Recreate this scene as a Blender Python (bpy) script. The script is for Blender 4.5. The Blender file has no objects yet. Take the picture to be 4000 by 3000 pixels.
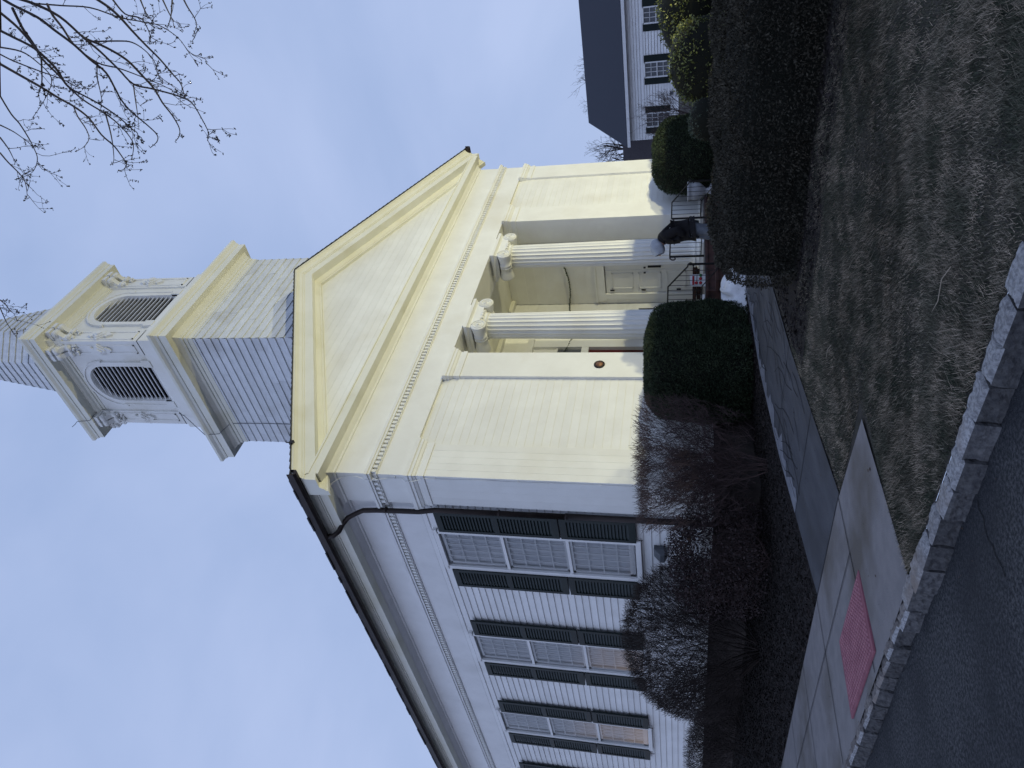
import bpy, bmesh, math, random
import numpy as np
from mathutils import Vector, Matrix
R_ = math.radians
sc = bpy.context.scene
col = sc.collection
random.seed(7)
rng = np.random.default_rng(7)

# ------------------------------------------------------------------ camera
YAW, PITCH, ROLL = R_(48.61736), R_(13.64282), R_(0.49775)
ca, sa = math.cos(YAW), math.sin(YAW)
fw = Vector((sa*math.cos(PITCH), ca*math.cos(PITCH), math.sin(PITCH)))
r0 = Vector((ca, -sa, 0)); u0 = r0.cross(fw)
rt = r0*math.cos(ROLL) + u0*math.sin(ROLL)
up = u0*math.cos(ROLL) - r0*math.sin(ROLL)
# the phone was held on its side: world up points to the left of the picture
m3 = Matrix((-up, rt, -fw)).transposed()
cam = bpy.data.cameras.new("camera"); camo = bpy.data.objects.new("camera", cam); col.objects.link(camo)
camo.matrix_world = Matrix.Translation((0, 0, 1.70)) @ m3.to_4x4()
cam.sensor_width = 36; cam.lens = 25.62; cam.clip_end = 2000; cam.clip_start = 0.05
sc.camera = camo

# ------------------------------------------------------------------ light
sc.view_settings.view_transform = 'Standard'; sc.view_settings.look = 'None'
sc.view_settings.exposure = 0.0; sc.view_settings.gamma = 1.0
SUN_EL, SUN_AZ = 3.0, 262.0           # last light low in the west (behind the camera)
world = bpy.data.worlds.new("World"); sc.world = world; world.use_nodes = True
nt = world.node_tree; nt.nodes.clear()
def N(t, **k):
    n = nt.nodes.new(t)
    for a, b in k.items(): setattr(n, a, b)
    return n
L = nt.links.new
out = N('ShaderNodeOutputWorld'); bg = N('ShaderNodeBackground')
sky = N('ShaderNodeTexSky'); sky.sky_type = 'NISHITA'; sky.sun_disc = False
sky.sun_elevation = R_(SUN_EL); sky.sun_rotation = R_(SUN_AZ)
tc = N('ShaderNodeTexCoord'); sep = N('ShaderNodeSeparateXYZ'); L(tc.outputs['Generated'], sep.inputs[0])
# thin overcast: cloud layer with soft streaks, brighter low down, dimmer overhead
mp = N('ShaderNodeMapping'); mp.inputs['Scale'].default_value = (1.0, 1.0, 1.7); L(tc.outputs['Generated'], mp.inputs[0])
nz = N('ShaderNodeTexNoise'); nz.inputs['Scale'].default_value = 2.3; nz.inputs['Detail'].default_value = 5; nz.inputs['Roughness'].default_value = 0.5
nz.inputs['Distortion'].default_value = 0.4
L(mp.outputs[0], nz.inputs['Vector'])
cr = N('ShaderNodeValToRGB'); cr.color_ramp.elements[0].position = 0.32; cr.color_ramp.elements[1].position = 0.70
cr.color_ramp.elements[0].color = (0.375, 0.495, 0.79, 1); cr.color_ramp.elements[1].color = (0.50, 0.61, 0.91, 1)
L(nz.outputs['Fac'], cr.inputs[0])
el = N('ShaderNodeMapRange'); el.inputs[1].default_value = 0.80; el.inputs[2].default_value = 0.99
el.inputs[3].default_value = 1.0; el.inputs[4].default_value = 0.22; L(sep.outputs['Z'], el.inputs[0])
# the after-glow side of the sky (west, behind the camera) is brighter
wx = N('ShaderNodeMapRange'); wx.inputs[1].default_value = 0.1; wx.inputs[2].default_value = -1.0
wx.inputs[3].default_value = 1.0; wx.inputs[4].default_value = 1.12; L(sep.outputs['X'], wx.inputs[0])
mm = N('ShaderNodeMath', operation='MULTIPLY'); L(el.outputs[0], mm.inputs[0]); L(wx.outputs[0], mm.inputs[1])
# faint warm break in the cloud low in the west, seen only mirrored in the side windows
wl = N('ShaderNodeMapRange'); wl.inputs[1].default_value = .16; wl.inputs[2].default_value = .04; wl.interpolation_type = 'SMOOTHSTEP'; L(sep.outputs['Z'], wl.inputs[0])
ww = N('ShaderNodeMapRange'); ww.inputs[1].default_value = .55; ww.inputs[2].default_value = .75; L(sep.outputs['Y'], ww.inputs[0])
wx2 = N('ShaderNodeMapRange'); wx2.inputs[1].default_value = -.15; wx2.inputs[2].default_value = -.35; L(sep.outputs['X'], wx2.inputs[0])
wy = N('ShaderNodeMath', operation='MULTIPLY'); L(ww.outputs[0], wy.inputs[0]); L(wx2.outputs[0], wy.inputs[1])
wn = N('ShaderNodeMapRange'); wn.inputs[1].default_value = .47; wn.inputs[2].default_value = .58; L(nz.outputs['Fac'], wn.inputs[0])
w1 = N('ShaderNodeMath', operation='MULTIPLY'); L(wl.outputs[0], w1.inputs[0]); L(wy.outputs[0], w1.inputs[1])
w2 = N('ShaderNodeMath', operation='MULTIPLY'); L(w1.outputs[0], w2.inputs[0]); L(wn.outputs[0], w2.inputs[1])
wm = N('ShaderNodeMix', data_type='RGBA'); L(w2.outputs[0], wm.inputs['Factor']); L(cr.outputs[0], wm.inputs['A']); wm.inputs['B'].default_value = (1.6, 1.15, .85, 1)
vm = N('ShaderNodeVectorMath', operation='SCALE'); L(wm.outputs['Result'], vm.inputs[0]); L(mm.outputs[0], vm.inputs['Scale'])
sks = N('ShaderNodeVectorMath', operation='SCALE'); L(sky.outputs[0], sks.inputs[0]); sks.inputs['Scale'].default_value = 0.10
mx = N('ShaderNodeMix', data_type='RGBA'); mx.inputs['Factor'].default_value = 0.92
L(sks.outputs[0], mx.inputs['A']); L(vm.outputs[0], mx.inputs['B'])
L(mx.outputs['Result'], bg.inputs['Color']); bg.inputs['Strength'].default_value = 1.0
L(bg.outputs[0], out.inputs[0])
sl = bpy.data.lights.new("sun", 'SUN'); sl.energy = 0.25; sl.angle = R_(50); sl.color = (0.60, 0.72, 1.0)
slo = bpy.data.objects.new("sun", sl); col.objects.link(slo)
d = Vector((math.sin(R_(SUN_AZ))*math.cos(R_(14)), math.cos(R_(SUN_AZ))*math.cos(R_(14)), math.sin(R_(14))))
slo.rotation_euler = d.to_track_quat('Z', 'Y').to_euler()

# ------------------------------------------------------------------ materials
def mat(name, c1, c2=None, scale=3.0, rough=0.6, bump=0.0, bscale=40.0, detail=4, lo=0.35, hi=0.65,
        rand=0.0, spec=0.3, metal=0.0, stretch=None, c3=None, s3=0.6, t3=(0.5, 0.7), trans=0.0, emit=None, coord='Object'):
    m = bpy.data.materials.new(name); m.use_nodes = True
    t = m.node_tree; b = t.nodes['Principled BSDF']
    b.inputs['Roughness'].default_value = rough; b.inputs['Metallic'].default_value = metal
    b.inputs['Specular IOR Level'].default_value = spec
    tc = t.nodes.new('ShaderNodeTexCoord'); v = tc.outputs[coord]
    if stretch:
        mp = t.nodes.new('ShaderNodeMapping'); mp.inputs['Scale'].default_value = stretch
        t.links.new(v, mp.inputs[0]); v = mp.outputs[0]
    src = None
    if c2:
        n = t.nodes.new('ShaderNodeTexNoise'); n.inputs['Scale'].default_value = scale; n.inputs['Detail'].default_value = detail
        n.inputs['Roughness'].default_value = 0.6
        t.links.new(v, n.inputs['Vector'])
        r = t.nodes.new('ShaderNodeValToRGB'); r.color_ramp.elements[0].position = lo; r.color_ramp.elements[1].position = hi
        r.color_ramp.elements[0].color = (*c1, 1); r.color_ramp.elements[1].color = (*c2, 1)
        t.links.new(n.outputs['Fac'], r.inputs[0]); src = r.outputs[0]
    if c3:
        n = t.nodes.new('ShaderNodeTexNoise'); n.inputs['Scale'].default_value = s3; n.inputs['Detail'].default_value = 5
        t.links.new(tc.outputs[coord], n.inputs['Vector'])
        r = t.nodes.new('ShaderNodeMapRange'); r.inputs[1].default_value = t3[0]; r.inputs[2].default_value = t3[1]
        t.links.new(n.outputs['Fac'], r.inputs[0])
        x = t.nodes.new('ShaderNodeMix'); x.data_type = 'RGBA'
        t.links.new(r.outputs[0], x.inputs['Factor'])
        if src: t.links.new(src, x.inputs['A'])
        else: x.inputs['A'].default_value = (*c1, 1)
        x.inputs['B'].default_value = (*c3, 1); src = x.outputs['Result']
    if rand:
        g = t.nodes.new('ShaderNodeNewGeometry'); r = t.nodes.new('ShaderNodeMapRange')
        r.inputs[3].default_value = 1-rand; r.inputs[4].default_value = 1+rand
        t.links.new(g.outputs['Random Per Island'], r.inputs[0])
        x = t.nodes.new('ShaderNodeVectorMath'); x.operation = 'SCALE'
        if src: t.links.new(src, x.inputs[0])
        else: x.inputs[0].default_value = c1
        t.links.new(r.outputs[0], x.inputs['Scale']); src = x.outputs[0]
    if src: t.links.new(src, b.inputs['Base Color'])
    else: b.inputs['Base Color'].default_value = (*c1, 1)
    if bump:
        n = t.nodes.new('ShaderNodeTexNoise'); n.inputs['Scale'].default_value = bscale; n.inputs['Detail'].default_value = 6
        t.links.new(v, n.inputs['Vector'])
        bp = t.nodes.new('ShaderNodeBump'); bp.inputs['Strength'].default_value = bump; bp.inputs['Distance'].default_value = 0.02
        t.links.new(n.outputs['Fac'], bp.inputs['Height']); t.links.new(bp.outputs[0], b.inputs['Normal'])
    if trans: b.inputs['Transmission Weight'].default_value = trans
    if emit: b.inputs['Emission Color'].default_value = (*emit[:3], 1); b.inputs['Emission Strength'].default_value = emit[3]
    return m
M = {}
M['paint'] = mat('white_paint', (.80,.80,.77), (.74,.735,.70), 1.4, .5, .12, 9, c3=(.66,.63,.54), s3=.5, t3=(.58,.82), rand=.025)
M['paint_side'] = mat('white_paint_siding', (.78,.78,.78), (.72,.72,.72), 2.0, .5, .1, 14, c3=(.62,.62,.61), s3=.8, t3=(.58,.85), rand=.05)
M['shake'] = mat('white_paint_weathered_boards', (.70,.72,.74), (.60,.62,.64), 5, .65, .35, 12, rand=.07, stretch=(1,1,4), c3=(.5,.5,.49), s3=.9, t3=(.55,.8))
M['soffit'] = mat('cream_paint', (.78,.77,.69), (.73,.72,.62), 1.1, .55, .1, 12, c3=(.62,.59,.45), s3=.9, t3=(.55,.85))
M['roof'] = mat('grey_slate_shingles', (.035,.037,.042), (.06,.062,.07), 6, .8, .4, 30, rand=.2)
M['shutter'] = mat('dark_green_paint', (.004,.010,.010), (.006,.014,.013), 5, .5, .1, 30)
M['copper'] = mat('dark_brown_metal', (.020,.015,.014), (.036,.026,.023), 4, .5, .2, 20, metal=.3)
M['black'] = mat('black_iron', (.008,.008,.010), (.014,.013,.013), 20, .45, .2, 60)
M['brick'] = mat('brownstone_and_brick', (.075,.040,.034), (.10,.052,.044), 5, .85, .5, 40, c3=(.045,.03,.028), s3=4)
M['stone'] = mat('grey_foundation_stone', (.13,.12,.11), (.20,.19,.18), 5, .85, .6, 18, c3=(.09,.085,.08), s3=1.6)
M['red'] = mat('dark_red_door_paint', (.10,.010,.010), (.075,.009,.009), 3, .4)
M['brown'] = mat('brown_wood', (.045,.022,.018), (.06,.03,.024), 8, .6, .3, 30)
M['glass'] = mat('window_glass', (.10,.105,.12), rough=.06, spec=1.0)
M['curtain'] = mat('white_shade_cloth', (.70,.70,.71), (.56,.57,.60), 3, .8, stretch=(1,1,.2))
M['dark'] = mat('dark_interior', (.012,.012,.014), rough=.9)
M['asphalt'] = mat('asphalt', (.022,.024,.029), (.13,.133,.14), 45, .8, .9, 140, detail=8, c3=(.022,.024,.03), s3=1.1, t3=(.45,.75), lo=.42, hi=.68, spec=.25)
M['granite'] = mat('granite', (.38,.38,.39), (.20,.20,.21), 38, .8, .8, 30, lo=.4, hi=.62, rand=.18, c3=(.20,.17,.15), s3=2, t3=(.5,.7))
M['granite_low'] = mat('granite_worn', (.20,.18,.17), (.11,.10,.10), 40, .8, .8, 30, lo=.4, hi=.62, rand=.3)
M['concrete'] = mat('concrete', (.195,.185,.19), (.235,.222,.225), 5, .85, .35, 90, c3=(.125,.112,.10), s3=.75, t3=(.52,.66))
M['path'] = mat('old_concrete', (.060,.062,.072), (.085,.088,.10), 4, .8, .35, 70, c3=(.055,.056,.062), s3=1.3, t3=(.45,.65), stretch=(.4,1,1))
M['joint'] = mat('joint_dirt', (.016,.016,.018), rough=.9)  # dark fill of joints and cracks
M['tactile'] = mat('pink_tactile_panel', (.29,.105,.135), (.23,.08,.11), 6, .6, .2, 60, lo=.4, hi=.6, spec=.3)
M['soil'] = mat('dead_grass_soil', (.030,.027,.023), (.055,.050,.042), 7, .95, .9, 40, c3=(.022,.028,.018), s3=.8)
M['mulch'] = mat('dark_mulch', (.012,.010,.010), (.028,.023,.021), 30, .95, .9, 50)
M['chip'] = mat('mulch_chips', (.020,.016,.015), rough=.9, rand=.85)
M['blade'] = mat('straw_grass_blades', (.37,.305,.235), (.22,.19,.15), 5, .85, lo=.40, hi=.60, rand=.6, spec=.05, c3=(.10,.10,.075), s3=2.2, t3=(.5,.68))
M['blade2'] = mat('green_grass_blades', (.050,.056,.040), (.085,.080,.060), 4, .85, lo=.40, hi=.60, rand=.6, spec=.05)
M['yew'] = mat('yew_needles', (.046,.062,.034), (.027,.040,.023), 4, .7, rand=.6, spec=.15)
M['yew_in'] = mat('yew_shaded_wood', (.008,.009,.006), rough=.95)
M['hedge'] = mat('hedge_leaves', (.056,.050,.038), (.034,.033,.026), 2.0, .75, rand=.6, spec=.12)
M['holly'] = mat('holly_leaves', (.20,.21,.055), (.075,.10,.035), 3, .45, rand=.55, spec=.4)
M['holly2'] = mat('grey_green_leaves', (.09,.11,.08), (.05,.07,.05), 3, .6, rand=.5)
M['bark'] = mat('dark_twigs', (.030,.023,.021), (.045,.034,.031), 8, .85, rand=.3)
M['bark_red'] = mat('reddish_brown_twigs', (.085,.056,.052), (.060,.042,.042), 3, .85, rand=.4)
M['bark_tan'] = mat('tan_twigs', (.085,.062,.048), (.06,.042,.034), 3, .85, rand=.3)
M['brownleaf'] = mat('brown_winter_leaves', (.036,.022,.022), (.025,.017,.018), 3, .7, rand=.6)
M['snow'] = mat('snow', (.80,.82,.86), (.70,.72,.76), 9, .6, .5, 25, c3=(.35,.34,.34), s3=14, t3=(.66,.72))
M['siding'] = mat('white_vinyl_siding', (.82,.82,.83), (.76,.76,.78), 2, .5, rand=.03)
M['black_cloth'] = mat('black_jacket', (.005,.0045,.006), (.009,.008,.010), 20, .8, .4, 60)
M['grey_cloth'] = mat('grey_trousers', (.16,.175,.20), (.10,.115,.14), 9, .9, .4, 60)
M['hood'] = mat('pale_grey_hood', (.42,.45,.50), (.30,.32,.36), 6, .9, .3, 60, stretch=(1,1,.3))
M['skin'] = mat('skin', (.35,.19,.14), rough=.5)
M['white'] = mat('white_plastic', (.72,.73,.76), (.62,.63,.66), 14, .5)
M['redp'] = mat('red_print', (.35,.02,.03), rough=.5)
M['greenp'] = mat('green_print', (.03,.20,.05), rough=.5)
M['darkp'] = mat('dark_print', (.03,.03,.05), rough=.5)
M['urn'] = mat('cast_stone', (.46,.47,.50), (.34,.35,.38), 9, .8, .4, 40)
M['bronze'] = mat('bronze', (.12,.055,.03), (.20,.10,.06), 12, .45, metal=.4)
M['grey_metal'] = mat('grey_cast_metal', (.09,.10,.115), (.13,.14,.155), 12, .5, .2, 40, metal=.2)
M['green_wire'] = mat('green_garland', (.03,.045,.02), rough=.8, rand=.5)
M['lens'] = mat('lamp_lens', (1,1,.9), emit=(1, .95, .74, 30))

# ------------------------------------------------------------------ helpers
def link(o, parent=None):
    col.objects.link(o)
    if parent is not None: o.parent = parent
    return o
def tag(o, label=None, cat=None, group=None, kind=None):
    if label: o['label'] = label
    if cat: o['category'] = cat
    if group: o['group'] = group
    if kind: o['kind'] = kind
    return o
def empty(name, loc, label, cat, group=None, rz=0):
    o = bpy.data.objects.new(name, None); col.objects.link(o); o.location = loc; o.rotation_euler = (0, 0, rz)
    o.empty_display_size = .2
    return tag(o, label, cat, group)
class MB:
    """collects simple solids and links them as one mesh; coordinates are local to the parent"""
    def __init__(s): s.v = []; s.f = []; s.m = []; s.cur = 0; s.sm = []; s.smooth = False; s.starts = []
    def add(s, vs, fs, smooth=None):
        n = len(s.v); s.starts.append((n, len(s.f))); s.v += [tuple(p) for p in vs]
        for f in fs: s.f.append([i+n for i in f]); s.m.append(s.cur); s.sm.append(s.smooth if smooth is None else smooth)
        return s
    def box(s, x0, x1, y0, y1, z0, z1):
        vs = [(x, y, z) for z in (z0, z1) for y in (y0, y1) for x in (x0, x1)]
        return s.add(vs, [(0,2,3,1), (4,5,7,6), (0,1,5,4), (2,6,7,3), (0,4,6,2), (1,3,7,5)], False)
    def obox(s, c, ax, ay, az, hx, hy, hz):
        c = Vector(c); ax = Vector(ax).normalized(); ay = Vector(ay).normalized(); az = Vector(az).normalized()
        vs = [c + ax*hx*i + ay*hy*j + az*hz*k for k in (-1, 1) for j in (-1, 1) for i in (-1, 1)]
        return s.add(vs, [(0,2,3,1), (4,5,7,6), (0,1,5,4), (2,6,7,3), (0,4,6,2), (1,3,7,5)], False)
    def prism(s, poly, d, off=(0,0,0)):
        """poly: list of 3D points (planar), extruded by vector d"""
        d = Vector(d); n = len(poly); a = [Vector(p)+Vector(off) for p in poly]; b = [p+d for p in a]
        fs = [tuple(range(n))[::-1], tuple(range(n, 2*n))] + [(i, (i+1) % n, n+(i+1) % n, n+i) for i in range(n)]
        return s.add(a+b, fs, False)
    def tube(s, pts, rad, k=6, cap=True, smooth=True):
        pts = [Vector(p) for p in pts]; n = len(pts)
        if not hasattr(rad, '__len__'): rad = [rad]*n
        vs = []; prev = None
        for i, p in enumerate(pts):
            t = (pts[min(i+1, n-1)] - pts[max(i-1, 0)])
            if t.length < 1e-9: t = Vector((0, 0, 1))
            t.normalize()
            a = (Vector((0, 0, 1)) if abs(t.z) < .9 else Vector((1, 0, 0))) if prev is None else prev
            x = a - t*a.dot(t)
            if x.length < 1e-6: x = t.orthogonal()
            x.normalize(); y = t.cross(x); prev = x
            for j in range(k):
                an = 2*math.pi*j/k; vs.append(p + x*math.cos(an)*rad[i] + y*math.sin(an)*rad[i])
        fs = [(i*k+j, i*k+(j+1) % k, (i+1)*k+(j+1) % k, (i+1)*k+j) for i in range(n-1) for j in range(k)]
        if cap: fs += [tuple(range(k))[::-1], tuple(range((n-1)*k, n*k))]
        return s.add(vs, fs, smooth)
    def lathe(s, prof, c=(0,0,0), k=24, axis='z', smooth=True, closed=True):
        """prof: (radius, height)"""
        vs = []; c = Vector(c)
        for r, h in prof:
            for j in range(k):
                a = 2*math.pi*j/k; p = (r*math.cos(a), r*math.sin(a), h)
                if axis == 'y': p = (p[0], p[2], p[1])
                if axis == 'x': p = (p[2], p[0], p[1])
                vs.append(c + Vector(p))
        n = len(prof)
        fs = [(i*k+j, i*k+(j+1) % k, (i+1)*k+(j+1) % k, (i+1)*k+j) for i in range(n-1) for j in range(k)]
        if closed: fs += [tuple(range(k))[::-1], tuple(range((n-1)*k, n*k))]
        return s.add(vs, fs, smooth)
    def sweep(s, prof, x0, x1, y0, y1):
        """moulding profile (out, z) carried round a rectangle, mitred"""
        vs = []
        for o, z in prof: vs += [(x0-o, y0-o, z), (x1+o, y0-o, z), (x1+o, y1+o, z), (x0-o, y1+o, z)]
        fs = [(i*4+j, i*4+(j+1) % 4, (i+1)*4+(j+1) % 4, (i+1)*4+j) for i in range(len(prof)-1) for j in range(4)]
        return s.add(vs, fs, False)
    def each(s, name, material, parent=None, loc=None):
        """one object per added solid"""
        st = s.starts + [(len(s.v), len(s.f))]; res = []
        for (v0, f0), (v1, f1) in zip(st[:-1], st[1:]):
            n = MB(); n.add(s.v[v0:v1], [[i-v0 for i in f] for f in s.f[f0:f1]], s.sm[f0]); res.append(n.build(name, material, parent, loc=loc))
        return res
    def build(s, name, material, parent=None, loc=None, bevel=0, fix=True):
        me = bpy.data.meshes.new(name); me.from_pydata([tuple(v) for v in s.v], [], s.f)
        mats = material if isinstance(material, (list, tuple)) else [material]
        for m in mats: me.materials.append(m)
        me.polygons.foreach_set('material_index', s.m); me.polygons.foreach_set('use_smooth', s.sm)
        if fix:
            b = bmesh.new(); b.from_mesh(me); bmesh.ops.recalc_face_normals(b, faces=b.faces); b.to_mesh(me); b.free()
        me.update()
        o = bpy.data.objects.new(name, me); link(o, parent)
        if loc is not None: o.location = loc
        if bevel:
            bv = o.modifiers.new('bevel', 'BEVEL'); bv.width = bevel; bv.segments = 2; bv.limit_method = 'ANGLE'
        return o
def np_mesh(name, verts, nper, material, parent=None):
    """many separate polygons of nper corners each, from an (n*nper,3) array"""
    verts = np.asarray(verts, dtype=np.float32).reshape(-1, 3); nv = len(verts); nf = nv//nper
    me = bpy.data.meshes.new(name); me.vertices.add(nv); me.vertices.foreach_set('co', verts.ravel())
    me.loops.add(nv); me.loops.foreach_set('vertex_index', np.arange(nv, dtype=np.int32))
    me.polygons.add(nf); me.polygons.foreach_set('loop_start', np.arange(0, nv, nper, dtype=np.int32))
    try: me.polygons.foreach_set('loop_total', np.full(nf, nper, dtype=np.int32))
    except Exception: pass
    me.materials.append(material); me.update(calc_edges=True); me.validate()
    return link(bpy.data.objects.new(name, me), parent)
def unit(a): return a/np.maximum(np.linalg.norm(a, axis=1, keepdims=True), 1e-9)
def leaves(name, P, Nn, length, width, material, parent=None, spread=.8):
    n = len(P); d = unit(Nn + rng.normal(0, spread, (n, 3))); w = unit(np.cross(d, rng.normal(0, 1, (n, 3))))
    l = length*rng.uniform(.6, 1.3, (n, 1)); wd = width*rng.uniform(.7, 1.3, (n, 1))
    v = np.stack([P, P+d*l*.5+w*wd*.5, P+d*l, P+d*l*.5-w*wd*.5], 1)
    return np_mesh(name, v, 4, material, parent)

XB = [3.4, 5.4, 7.7, 9.5, 12, 14, 18, 45, 90]; ZB = [.15, .17, .42, .56, .66, .78, .82, 1.75, 2.3]
def gz(x): return float(np.interp(x, XB, ZB))
def sheet(name, x0, x1, y0, y1, dz, material, kind='structure'):
    xs = sorted(set([x0, x1] + [x for x in XB if x0 < x < x1])); b = MB()
    vs = [(x, y, gz(x)+dz) for x in xs for y in (y0, y1)]
    b.add(vs, [(2*i, 2*i+2, 2*i+3, 2*i+1) for i in range(len(xs)-1)], False)
    o = b.build(name, material, fix=False)
    if kind: o['kind'] = kind
    return o
def glass_mat(name, tint, refl=1.0):
    m = bpy.data.materials.new(name); m.use_nodes = True; t = m.node_tree; t.nodes.clear()
    o = t.nodes.new('ShaderNodeOutputMaterial'); g = t.nodes.new('ShaderNodeBsdfGlossy'); g.inputs['Roughness'].default_value = .02
    tr = t.nodes.new('ShaderNodeBsdfTransparent'); tr.inputs[0].default_value = (*tint, 1)
    f = t.nodes.new('ShaderNodeFresnel'); f.inputs[0].default_value = 1.55
    n = t.nodes.new('ShaderNodeTexNoise'); n.inputs['Scale'].default_value = 1.3; n.inputs['Detail'].default_value = 1
    bp = t.nodes.new('ShaderNodeBump'); bp.inputs['Strength'].default_value = .05; bp.inputs['Distance'].default_value = .05
    mx = t.nodes.new('ShaderNodeMixShader'); t.links.new(f.outputs[0], mx.inputs[0]); t.links.new(tr.outputs[0], mx.inputs[1]); t.links.new(g.outputs[0], mx.inputs[2])
    t.links.new(mx.outputs[0], o.inputs[0]); return m
M['stormglass'] = glass_mat('storm_window_glass', (.86, .88, .90))
M['houseroof'] = mat('blue_grey_asphalt_shingles', (.040,.045,.060), (.055,.060,.078), 9, .85, .4, 30, stretch=(1,3,8))
M['wingroof'] = mat('brown_grey_shingles', (.040,.034,.040), (.052,.045,.052), 9, .85, .4, 30)

M['drypath'] = mat('dry_concrete', (.22,.225,.25), (.16,.165,.19), 9, .85, .3, 60)

M['found'] = mat('dark_brown_foundation', (.050,.040,.037), (.075,.062,.056), 4, .9, .6, 18, c3=(.03,.026,.025), s3=1.6)
M['granite_face'] = mat('granite_dark_face', (.060,.060,.066), (.12,.118,.12), 22, .85, .9, 30, rand=.3)  # darker granite for the front and end faces of the kerb blocks

M['litter'] = mat('dead_leaves', (.075,.055,.042), rough=.9, rand=.8)
M['straw'] = mat('pale_stick', (.32,.27,.21), rough=.9)

M['tactile_worn'] = mat('pink_tactile_worn_domes', (.42,.20,.235), (.33,.14,.175), 6, .6)
# ------------------------------------------------------------------ setting
b = MB(); xs = [3.42] + XB[1:]
b.add([(x, y, gz(x)) for x in xs for y in (-70, 140)], [(2*i, 2*i+2, 2*i+3, 2*i+1) for i in range(len(xs)-1)], False)
b.build('ground', M['soil'], fix=False)['kind'] = 'structure'
b = MB(); b.add([(-90, -70, .02), (3.7, -70, .02), (3.7, 140, .02), (-90, 140, .02)], [(0, 1, 2, 3)], False)
road = b.build('road', M['asphalt'], fix=False); road['kind'] = 'structure'
# hairline cracks in the asphalt
b = MB()
def crack(p, w):
    for i in range(len(p)-1):
        a, c = Vector((*p[i], .024)), Vector((*p[i+1], .024)); n = (c-a).cross(Vector((0, 0, 1))).normalized()*w
        b.add([a-n, a+n, c+n, c-n], [(0, 3, 2, 1)], False)
pts = [(3.22, 3.72), (3.17, 3.75), (3.09, 3.73), (3.04, 3.76), (2.96, 3.77), (2.90, 3.74), (2.84, 3.75), (2.73, 3.72), (2.68, 3.73)]
crack(pts, .005); crack([(1.2, .9), (1.4, 1.3), (1.35, 1.9), (1.6, 2.5), (1.55, 3.3)], .004)
b.build('road_crack', M['joint'], fix=False)['kind'] = 'structure'
# path along the church front, sidewalk beside the road
b = MB()
xs = [5.32, 5.4, 7.7, 9.5, 12, 14, 18, 24]
b.add([(x, y, gz(x)+.016) for x in xs for y in (6.2, 8.06)], [(2*i, 2*i+2, 2*i+3, 2*i+1) for i in range(len(xs)-1)], False)
b.cur = 1
for i in range(14):
    x = 5.34+i*1.25; b.add([(x, 6.2, gz(x)+.021), (x+.014, 6.2, gz(x)+.021), (x+.014, 8.06, gz(x)+.021), (x, 8.06, gz(x)+.021)], [(0, 1, 2, 3)], False)
for k in range(60):       # crazing
    x = random.uniform(6.5, 14); y = random.uniform(6.4, 7.9); a = random.uniform(-.6, .6); l = random.uniform(.5, 1.4)
    for q in range(4):
        x2 = x+l/4*math.cos(a); y2 = min(8.0, max(6.25, y+l/4*math.sin(a)))
        b.add([(x, y, gz(x)+.021), (x2, y2, gz(x2)+.021), (x2, y2+.014, gz(x2)+.021), (x, y+.014, gz(x)+.021)], [(0, 1, 2, 3)], False)
        x, y = x2, y2; a += random.uniform(-.5, .5)
b.build('path', [M['path'], M['joint']], fix=False)['kind'] = 'structure'
b = MB(); n = 60; vs = []       # dried strip along the far edge of the path
for i in range(n+1):
    x = 6.6+7*i/n; w = (.24+.10*math.sin(i*.9)+.08*math.sin(i*2.3))*(1 if i < 42 else .4)+random.uniform(-.03, .03)
    vs += [(x, 8.05-w, gz(x)+.0205), (x, 8.055, gz(x)+.0205)]
b.add(vs, [(2*i, 2*i+2, 2*i+3, 2*i+1) for i in range(n)], False); b.build('path', M['drypath'], fix=False)['kind'] = 'structure'
b = MB()
b.add([(3.39, 4.82, .158), (5.15, 4.92, .186), (5.32, 6.2, .190), (5.32, 34, .190), (3.39, 34, .158)], [(0, 1, 2, 3, 4)], False)
b.cur = 1
for y in [6.2, 8.06] + [8.06+1.55*i for i in range(1, 16)]:
    b.add([(3.42, y, .164), (5.32, y, .196), (5.32, y+.016, .196), (3.42, y+.016, .164)], [(0, 1, 2, 3)], False)
b.add([(4.62, 6.2, .187), (4.634, 6.2, .187), (4.634, 34, .187), (4.62, 34, .187)], [(0, 1, 2, 3)], False)
b.build('sidewalk', [M['concrete'], M['joint']], fix=False)['kind'] = 'structure'
sheet('mulch_bed', 5.34, 8.9, 8.08, 34, .009, M['mulch'])
sheet('mulch_bed', 8.9, 23, 8.08, 10.2, .009, M['mulch'])
sheet('mulch_bed', 7.2, 9.9, -20, 6.05, .012, M['mulch'])
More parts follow.
